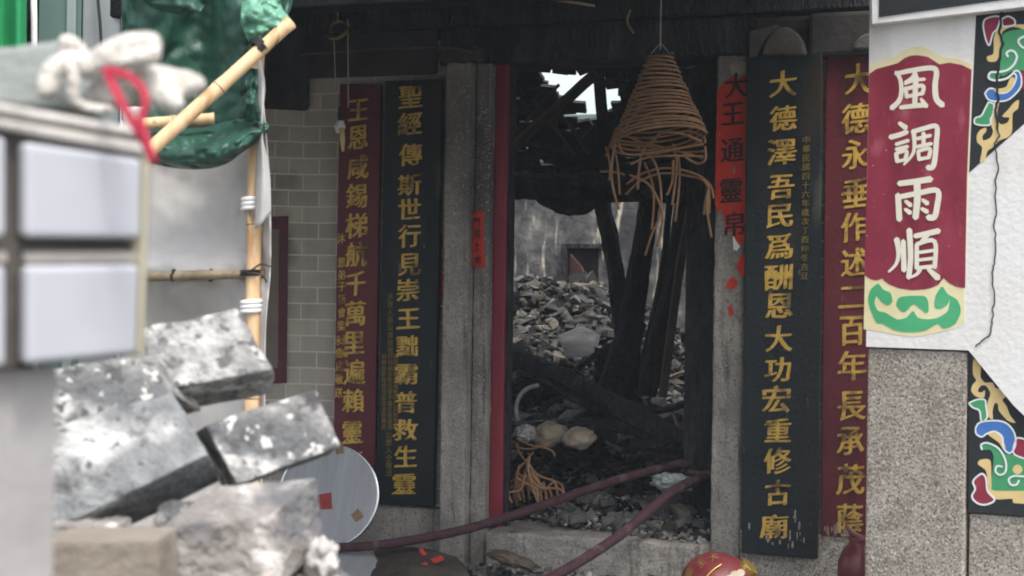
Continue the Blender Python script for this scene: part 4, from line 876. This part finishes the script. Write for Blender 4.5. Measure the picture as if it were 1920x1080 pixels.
# ------------------------------------------------------------------ tiled counter in the left foreground
TA, TB = P(0, 455, 1.42), P(282, 455, 1.60)
TDIR = (TB-TA); TDIR.z = 0; TDIR.normalize(); TN = V((TDIR.y, -TDIR.x, 0))
if TN.dot(CAM-TA) < 0: TN = -TN
def tp(px, py, off=0): return PN(px, py, TA+TN*off, TN)
TC = thing('tiled_counter', 'white tiled masonry counter corner in the left foreground on plastered base', 'counter', (tp(100, 900).x, tp(100, 900).y, 0))
def tpan(pts, off, th, name, mt, bevel=0, seg=2): return MB().prism([tp(x, y, off) for x, y in pts], -TN*th).build(name, mt, TC, bevel=bevel, seg=seg)
tpan([(-260, 165), (-20, 192), (0, 196), (284, 246), (272, 665), (0, 692), (-260, 712)], -.012, .22, 'cement_core', grout)
tpan([(-260, 150), (0, 192), (278, 243), (278, 262), (0, 214), (-260, 172)], .003, .235, 'top_course', cement, .004)
tpan([(-260, 178), (0, 220), (278, 268), (277, 292), (0, 240), (-260, 198)], .001, .02, 'top_course', cement, .006)
for pts in ([(54, 266), (268, 298), (266, 448), (54, 446)], [(57, 498), (264, 496), (258, 664), (56, 684)], [(-210, 212), (14, 258), (14, 446), (-210, 443)], [(-210, 498), (14, 498), (14, 688), (-210, 700)]):
    tpan(pts, .006, .016, 'tile', tile_mat, .006, 3)
tpan([(276, 262), (284, 262), (270, 668), (264, 668)], .004, .03, 'edge_trim', cream_edge, .003)
tpan([(50, 472), (270, 471), (268, 494), (50, 494)], -.004, .008, 'tile_ledge', cement_mid, .002); tpan([(-210, 472), (15, 472), (15, 494), (-210, 494)], -.004, .008, 'tile_ledge', cement_mid, .002)
base = [tp(-260, 705, -.03), tp(106, 690, -.03)]
MB().prism([base[0], base[1], V((tp(90, 1080, -.03).x, tp(90, 1080, -.03).y, -.05)), V((base[0].x, base[0].y, -.05))], -TN*.2).build('plaster_base', mat('grey_plaster', [(.3, (.30, .285, .28)), (.55, (.38, .365, .36)), (.8, (.43, .42, .415))], 4, .85, .15, bscale=30), TC)
# slab on top
def hexa_px(front, ext, name, mt, label, cat, cuts=9, amp=.006, fr=14, parent=None):
    f = [P(x, y, t) for x, y, t in front]
    e = CR*ext[0]+CU*ext[1]+FWD*ext[2]
    b = bmesh.new(); vs = [b.verts.new(q) for q in f+[q+e for q in f]]
    for q in [(0, 1, 2, 3), (7, 6, 5, 4), (0, 4, 5, 1), (1, 5, 6, 2), (2, 6, 7, 3), (3, 7, 4, 0)]: b.faces.new([vs[i] for i in q])
    bmesh.ops.recalc_face_normals(b, faces=b.faces)
    bmesh.ops.bevel(b, geom=b.edges[:], offset=.006, segments=2, profile=.6, affect='EDGES')
    bmesh.ops.subdivide_edges(b, edges=b.edges[:], cuts=cuts, use_grid_fill=True)
    bmesh.ops.triangulate(b, faces=[x for x in b.faces if len(x.verts) > 4])
    b.normal_update(); sd = random.random()*40
    off = {v: v.normal*amp*(noise.noise(v.co*fr+V((sd,)*3))+.7*noise.noise(v.co*fr*2.6+V((sd,)*3))+.4*noise.noise(v.co*fr*6)) for v in b.verts}
    for v in b.verts: v.co += off[v]
    b.verts.index_update(); mb = MB().add([v.co.copy() for v in b.verts], [tuple(v.index for v in x.verts) for x in b.faces]); b.free()
    o = mb.build(name, mt, parent, sm=True)
    if label: tag(o, label, cat)
    return o
hexa_px([(-200, 190, 1.72), (150, 205, 1.80), (120, 72, 1.80), (-200, 118, 1.72)], (.0, .0, .12), 'cement_slab', cement_green, 'grey green cement slab lying on the tiled counter behind the gloves', 'slab', amp=.002)

# ------------------------------------------------------------------ gloves and strap
def soft(tubes, name, label, cat, t0, vox=.006):
    mb = MB()
    for pts, r in tubes:
        pp = [P(x, y, t0+dt) for x, y, dt in pts]; k = t0/FPX
        rs = [q*k for q in (r if hasattr(r, '__len__') else [r]*len(pp))]
        P2, R2 = smooth(pp, rs, 6); d0 = (P2[0]-P2[1]).normalized(); d1 = (P2[-1]-P2[-2]).normalized()
        P2 = [P2[0]+d0*R2[0]*.8, P2[0]+d0*R2[0]*.5]+P2+[P2[-1]+d1*R2[-1]*.5, P2[-1]+d1*R2[-1]*.8]; R2 = [R2[0]*.5, R2[0]*.85]+R2+[R2[-1]*.85, R2[-1]*.5]
        mb.tube(P2, R2, 14)
    o = mb.build(name, knit, sm=True); md = o.modifiers.new('r', 'REMESH'); md.mode = 'VOXEL'; md.voxel_size = vox/2; md.use_smooth_shade = True
    ms = o.modifiers.new('sm', 'SMOOTH'); ms.factor = .5; ms.iterations = 4
    tag(o, label, cat); return o
soft([([(165, 128, 0), (205, 108, 0), (245, 92, 0), (282, 84, 0)], [24, 30, 32, 26]), ([(160, 122, .02), (145, 90, .02), (122, 76, .02), (118, 96, .02)], [16, 16, 13, 9]), ([(225, 118, -.01), (262, 108, -.01), (290, 105, -.01)], [16, 20, 15]),
      ([(165, 125, .01), (120, 120, .01), (95, 140, .0), (88, 172, -.01)], [18, 22, 23, 18]), ([(128, 115, -.02), (140, 150, -.03), (138, 185, -.03), (160, 202, -.02), (205, 205, .0)], [11, 12, 12, 11, 10])],
     'glove', 'white knitted work glove, upper of the pair, its fingers curling left', 'glove', 1.74)
soft([([(165, 190, .03), (220, 178, .03), (270, 160, .04)], [22, 26, 28]), ([(230, 150, .04), (280, 148, .04), (325, 160, .04), (352, 158, .04), (372, 158, .04)], [22, 30, 34, 28, 17]), ([(270, 150, .03), (300, 175, .02), (325, 196, .02)], [28, 30, 22]), ([(180, 165, .02), (215, 160, .02), (250, 160, .02)], 16)],
     'glove', 'white knitted work glove, lower of the pair, pointing right over the edge', 'glove', 1.74)
def ribbon(pts, wpx, t0):
    mb = MB(); p = smooth([V((x, y, dt)) for x, y, dt in pts], [0]*len(pts), 6)[0]; a_ = []; b_ = []
    for i, q in enumerate(p):
        d = (p[min(i+1, len(p)-1)]-p[max(i-1, 0)]); d.z = 0; d.normalize(); n_ = V((-d.y, d.x, 0))*wpx/2
        a_.append(P(q.x+n_.x, q.y+n_.y, t0+q.z)); b_.append(P(q.x-n_.x, q.y-n_.y, t0+q.z+.004))
    n = len(p); mb.add(a_+b_, [(i, i+1, n+i+1, n+i) for i in range(n-1)]); return mb
t = thing('red_strap', 'red webbing strap looped from under the white gloves down the tile edge', 'strap', P(285, 300, 1.52))
ribbon([(198, 128, 0), (212, 160, -.02), (232, 200, -.03), (256, 240, -.035), (274, 272, -.035), (288, 306, -.035)], 16, 1.52).build('strap_strand', strap_red, t, solid=.003)
ribbon([(205, 132, -.01), (240, 142, -.015), (268, 168, -.02), (272, 195, -.03), (264, 226, -.037), (276, 268, -.04), (287, 300, -.04)], 14, 1.52).build('strap_strand', strap_red, t, solid=.003)

# ------------------------------------------------------------------ broken masonry blocks
hexa_px([(288, 735, 2.95), (512, 692, 3.02), (444, 578, 3.08), (262, 614, 3.0)], (-.02, -.055, .15), 'concrete_block', concrete_white, 'whitish rough block topping the pile, right beside the tiled counter', 'block', amp=.004)
hexa_px([(84, 806, 2.8), (330, 742, 2.9), (285, 664, 2.95), (80, 692, 2.85)], (.02, -.04, .15), 'concrete_block', concrete, 'grey block under the topmost block, half hidden beneath the tile counter', 'block', amp=.004)
hexa_px([(96, 996, 2.68), (390, 852, 2.8), (322, 734, 2.88), (66, 806, 2.72)], (-.005, -.065, .14), 'concrete_block', concrete_smear, 'large grey block with white lime smear, leaning mid pile at left', 'block', amp=.004)
hexa_px([(445, 908, 2.86), (641, 838, 2.96), (594, 730, 3.0), (384, 796, 2.9)], (-.055, -.035, .17), 'concrete_block', concrete, 'mottled grey block jutting right in front of the round metal top', 'block', amp=.004)
hexa_px([(290, 1110, 2.62), (528, 1100, 2.66), (512, 966, 2.68), (302, 988, 2.62)], (.058, .050, .13), 'concrete_block', concrete_pink, 'pinkish white block standing at the bottom right of the pile', 'block', amp=.003)
hexa_px([(78, 1120, 2.42), (300, 1120, 2.46), (296, 1012, 2.46), (80, 1014, 2.42)], (.0, .0, .14), 'concrete_block', concrete_tan, 'smooth tan block at the very bottom left of the pile', 'block', amp=.0015)
hexa_px([(85, 1024, 2.62), (222, 1022, 2.64), (214, 988, 2.64), (88, 984, 2.62)], (.0, .0, .12), 'mortar_lump', concrete_pink, 'rough pinkish mortar lump lying on the smooth tan block', 'mortar lump', amp=.006, fr=22)
hexa_px([(280, 1010, 2.78), (420, 990, 2.82), (420, 930, 2.86), (300, 945, 2.8)], (.03, -.02, .14), 'concrete_block', concrete, 'dark block wedged inside the pile under the leaning grey block', 'block')
blob(P(604, 1052, 2.72), (.026, .026, .034), 'plaster_lump', ash_white, 'small white plaster lump beside the pinkish block, bottom of the pile', 'plaster lump', 2, .5, 4)
blob(P(590, 1100, 2.76), (.06, .05, .04), 'plaster_lump', concrete_pink, 'tan mortar lump below the small white plaster lump', 'plaster lump', 5, .5, 4)
# masonry carrying the pile (below the frame)
b = MB(); p0 = P(330, 1125, 2.75)
b.box(p0.x-.36, p0.x+.34, p0.y-.16, p0.y+.26, -.05, p0.z); tag(b.build('brick_stack', concrete_tan, bevel=.01), 'low masonry stack under the pile of broken blocks', 'masonry')

# ------------------------------------------------------------------ bamboo booth with sheets
def pole(pts, r, name, mt, label, nodes=True):
    t = thing(name, label, 'bamboo pole', pts[0]); pts = [V(p) for p in pts]; L = (pts[-1]-pts[0]).length; n = max(2, int(L/.28)); d = (pts[-1]-pts[0]); P2 = []; R2 = []
    for i in range(n*10+1):
        s = i/(n*10); f = (s*n) % 1; P2.append(pts[0]+d*s); dist = min(f, 1-f)
        R2.append(r*(1.0+(.10*math.exp(-(dist*22)**2)))*(1-.08*s))
    MB().tube(P2, R2, 14).build('cane', mt, t, sm=True)
    for k in range(1, n):
        q = pts[0]+d*(k/n); u = d.normalized()
        MB().tube([q-u*r*.07, q+u*r*.07], r*1.135*(1-.08*k/n), 16).build('node', bamboo_dark, t, sm=True)
    return t, pts
def wrap(t, c, d, r, n, mt, name, w_=.006):
    d = d.normalized(); a = d.cross(V((.2, .3, 1))).normalized(); b_ = d.cross(a); pts = []
    for i in range(n*14+1):
        q = i/14*2*math.pi; pts.append(c+(a*math.cos(q)+b_*math.sin(q))*r+d*(i/(n*14)-.5)*w_*n*1.6)
    MB().tube(pts, w_, 6).build(name, mt, t, sm=True)
BT = 5.2
pa, pb = P(466, 1090, BT), P(482, 95, BT); pa2 = pa+(pa-pb)*(pa.z/(pb.z-pa.z))
t, _ = pole([pa2, pb], .026, 'bamboo_pole', bamboo, 'upright bamboo pole tied at right edge of the white sheet')
for py in (381, 574):
    c = P(471 if py > 500 else 473, py, BT-.0); wrap(t, c, UP, .030, 3, white_tie, 'white_tie', .009)
wrap(t, P(470, 511, BT), UP, .031, 3, black_tie, 'black_tie', .004)
b = MB(); c = P(470, 511, BT-.03)
for q in ([(470, 508), (490, 495), (508, 500)], [(470, 512), (492, 516), (500, 530)], [(468, 514), (456, 508), (450, 516)]): b.tube([P(x, y, BT-.035) for x, y in q], .003, 5, sub=4)
b.build('tie_end', black_tie, t)
dg0, dg1 = P(270, 292, BT-.28), P(545, 42, BT-.10)
t, _ = pole([dg0, dg1], .0235, 'bamboo_pole', bamboo, 'thick pale bamboo pole slanting up across the green tarpaulin')
wrap(t, P(487, 88, BT-.135), dg1-dg0, .0265, 4, black_tie, 'black_tie', .004)
t, _ = pole([P(250, 234, BT-.06), P(402, 222, BT-.05)], .020, 'bamboo_pole', bamboo, 'short level bamboo pole behind the gloves under the green tarpaulin')
t, _ = pole([P(255, 519, BT+.05), P(500, 513, BT+.02)], .017, 'bamboo_pole', bamboo_dark, 'thin dark level bamboo pole crossing the white sheet')
for px in (325, 395): wrap(t, P(px, 516, BT+.045), CR, .019, 2, black_tie, 'black_tie', .003)
# white sheet
sh = cloth([[P(x, y, BT+dz) for x, y, dz in r] for r in [
    [(230, 200, .14), (320, 200, .20), (400, 200, .16), (450, 200, .10), (484, 195, .02), (494, 190, -.03)],
    [(230, 330, .14), (320, 335, .22), (400, 330, .16), (450, 330, .08), (482, 330, .02), (505, 330, -.05)],
    [(230, 450, .12), (320, 452, .16), (400, 450, .13), (450, 452, .08), (485, 450, .02), (508, 448, -.05)],
    [(230, 510, .07), (320, 510, .08), (400, 510, .08), (450, 510, .06), (485, 512, .03), (506, 520, -.03)],
    [(230, 620, .13), (320, 620, .2), (400, 620, .16), (450, 620, .09), (478, 620, .03), (498, 620, -.03)],
    [(230, 800, .12), (320, 800, .2), (400, 800, .16), (450, 800, .09), (476, 800, .04), (496, 780, -.02)],
    [(230, 1000, .12), (320, 1000, .2), (400, 1000, .16), (450, 1000, .09), (470, 1000, .04), (488, 960, -.02)]]], 8, .035, 5, 2, .022)
tag(sh.build('white_sheet', sheet_white, sm=True, solid=.003), 'white plastic sheet stretched behind the upright bamboo pole', 'sheet')
b = cloth([[P(x, y, BT-.06+dz) for x, y, dz in r] for r in [[(484, 110, 0), (488, 108, .0), (490, 120, .0)], [(482, 180, 0), (492, 178, -.02), (497, 165, .0)], [(482, 260, 0), (492, 260, -.03), (490, 240, .0)], [(480, 360, 0), (494, 350, -.03), (505, 318, .0)], [(478, 430, 0), (490, 420, -.02), (508, 400, 0)]]], 5, .006, 12, 6)
tag(b.build('torn_sheet_strip', sheet_white, sm=True, solid=.003), 'torn white plastic strip curling along the upright bamboo pole', 'sheet')
# green tarpaulin
T3 = thing('green_tarpaulin', 'dark green crumpled tarpaulin hanging over the bamboo poles', 'tarpaulin', P(380, 315, BT))
cloth([[P(x, y, BT+dz) for x, y, dz in r] for r in [
    [(225, -60, .25), (300, -60, .12), (380, -60, .18), (450, -60, .05), (520, -60, .10), (560, -60, .0)],
    [(228, 20, .25), (300, 30, .13), (380, 30, .2), (445, 30, .04), (500, 25, .06), (540, 30, -.05)],
    [(228, 90, .26), (300, 95, .14), (380, 100, .2), (440, 100, .06), (470, 95, .04), (498, 95, .0)],
    [(228, 160, .26), (300, 165, .16), (380, 165, .2), (440, 160, .08), (468, 155, .05), (488, 150, .02)],
    [(228, 225, .24), (300, 232, .15), (380, 235, .17), (440, 225, .08), (468, 215, .03), (486, 205, .0)]]], 11, .045, 4.5, 1, .035).build('drape', tarp_green, T3, sm=True, solid=.002)
cloth([[P(x, y, BT-.02+dz) for x, y, dz in r] for r in [
    [(282, 225, .06), (330, 238, .05), (380, 240, .04), (420, 228, .04), (455, 222, .0), (490, 222, -.02)],
    [(282, 255, -.02), (330, 262, -.06), (380, 262, -.07), (425, 256, -.08), (465, 245, -.1), (505, 236, -.06)],
    [(282, 285, -.05), (330, 296, -.12), (380, 298, -.13), (425, 288, -.13), (460, 268, -.12), (498, 250, -.06)],
    [(282, 306, .02), (330, 315, -.03), (380, 317, -.04), (422, 308, -.05), (455, 285, -.04), (488, 262, .0)]]], 11, .02, 9, 4, .05).build('sagging_fold', tarp_green, T3, sm=True, solid=.002)
cloth([[P(x, y, BT-.10+dz) for x, y, dz in r] for r in [[(452, -40, .06), (490, -40, .05), (515, -40, .04)], [(452, 10, .0), (492, 6, -.02), (528, 12, .0)], [(452, 45, .0), (495, 40, -.03), (545, 40, .0)], [(466, 78, .02), (482, 68, .0), (515, 58, .0)]]], 11, .03, 16, 9, .07).build('pale_flap', tarp_light, T3, sm=True, solid=.002)
cloth([[P(x, y, BT-.14+dz) for x, y, dz in r] for r in [[(255, -40, 0), (320, -40, -.02), (395, -40, 0)], [(268, 0, 0), (325, 4, -.04), (388, 2, 0)], [(290, 16, .02), (335, 26, -.01), (374, 24, 0)]]], 10, .02, 8, 7, .04).build('top_flap', tarp_green, T3, sm=True, solid=.002)
cloth([[P(x, y, BT-.12+dz) for x, y, dz in r] for r in [[(458, 132, 0), (470, 128, -.02), (484, 130, 0)], [(452, 170, 0), (470, 172, -.03), (484, 172, 0)], [(456, 205, 0), (474, 200, -.03), (486, 200, 0)], [(462, 232, 0), (478, 228, -.02), (500, 240, 0)]]], 11, .03, 14, 5, .09).build('knotted_flap', tarp_green, T3, sm=True, solid=.002)

# ------------------------------------------------------------------ far left: metal cabinet, green canvas, white post
t = thing('steel_cabinet', 'grey green steel cabinet standing behind the tiled counter', 'cabinet', P(140, 700, 6.2))
q0, q1 = P(60, 300, 6.2), P(150, 300, 6.2); 
def wbox(px0, px1, t0, z0, z1, dep, name, mt, parent, bevel=.006):
    a_, b_ = P(px0, 300, t0), P(px1, 300, t0); e = FWD*dep
    f = [V((a_.x, a_.y, z0)), V((b_.x, b_.y, z0)), V((b_.x, b_.y, z1)), V((a_.x, a_.y, z1))]
    return MB().hexa(f+[p+e for p in f]).build(name, mt, parent, bevel=bevel)
wbox(68, 149, 6.2, 0, 3.2, .5, 'side_panel', green_grey, t)
wbox(150.5, 222, 6.19, 0, 3.2, .5, 'door_panel', grey_metal, t)
wbox(222.6, 229, 6.17, 0, 3.2, .5, 'edge_post', mat('pale_steel', [(.3, (.5, .5, .53)), (.7, (.58, .58, .6))], 4, .4, .02), t)
wbox(120, 138, 6.185, 0, 3.2, .01, 'pillar_strip', mat('blue_grey_strip', [(.3, (.2, .25, .25)), (.7, (.26, .31, .3))], 4, .4, .02), t)
b = MB(); b.tube([P(182, -40, 6.15), P(184, 5, 6.15), P(188, 50, 6.15), P(191, 120, 6.15)], .006, 6, sub=4); b.build('cable', black_tie, t)
b = MB(); b.tube([P(62, -60, 6.0), P(64, 40, 6.0), P(66, 700, 6.0)], .012, 10); p0 = P(66, 700, 6.0); b.tube([p0, V((p0.x, p0.y, 0))], .012, 10)
tag(b.build('white_post', white_tie, sm=True), 'thin whitish post between green canvas and steel cabinet', 'post')
cv = cloth([[P(x, y, 5.9+dz) for x, y, dz in r] for r in [[(-120+q*17, yy, .05*math.sin(q*1.9)) for q in range(11)] for yy in (-120, 60, 300, 700)]], 5, .01, 5, 3)
tag(cv.build('green_canvas', bright_green, sm=True, solid=.002), 'bright green pleated canvas hanging at far left', 'canvas')
# framed notice on the wing wall
t = thing('notice_frame', 'dark red framed notice on the brick wing wall behind the white sheet', 'notice board', a+d*.3)
w0, w1 = V((xc, 0, 0)), V((-.8, -.6, 0))
wn = V((.6, -.8, 0)); 
def wp_(px, py, off): return PN(px, py, w0+wn*off, wn)
MB().prism([wp_(x, y, .02) for x, y in [(430, 408), (541, 405), (538, 718), (430, 722)]], -wn*.018).build('frame', mat('notice_red', [(.3, (.07, .016, .022)), (.7, (.11, .03, .036))], 5, .6, .1), t, bevel=.003)
MB().prism([wp_(x, y, .023) for x, y in [(430, 432), (523, 430), (521, 690), (430, 694)]], -wn*.002).build('panel', mat('notice_panel', [(.3, (.13, .11, .085)), (.7, (.19, .165, .13))], 5, .6, .1), t)

# ------------------------------------------------------------------ thin haze volume, added to lift the dark tones
hz = MB(); hz.box(-14, 14, -14, 24, -1.06, 5.2)
hm_ = bpy.data.materials.new('veil_haze'); hm_.use_nodes = True; N = hm_.node_tree.nodes
N.remove(N['Principled BSDF']); pv = N.new('ShaderNodeVolumePrincipled'); pv.inputs['Color'].default_value = (.8, .9, 1, 1); pv.inputs['Density'].default_value = .002
hm_.node_tree.links.new(pv.outputs[0], N['Material Output'].inputs['Volume'])
o = hz.build('haze', hm_); o['kind'] = 'stuff'; o['label'] = 'thin pale haze added to lift dark tones across the scene'
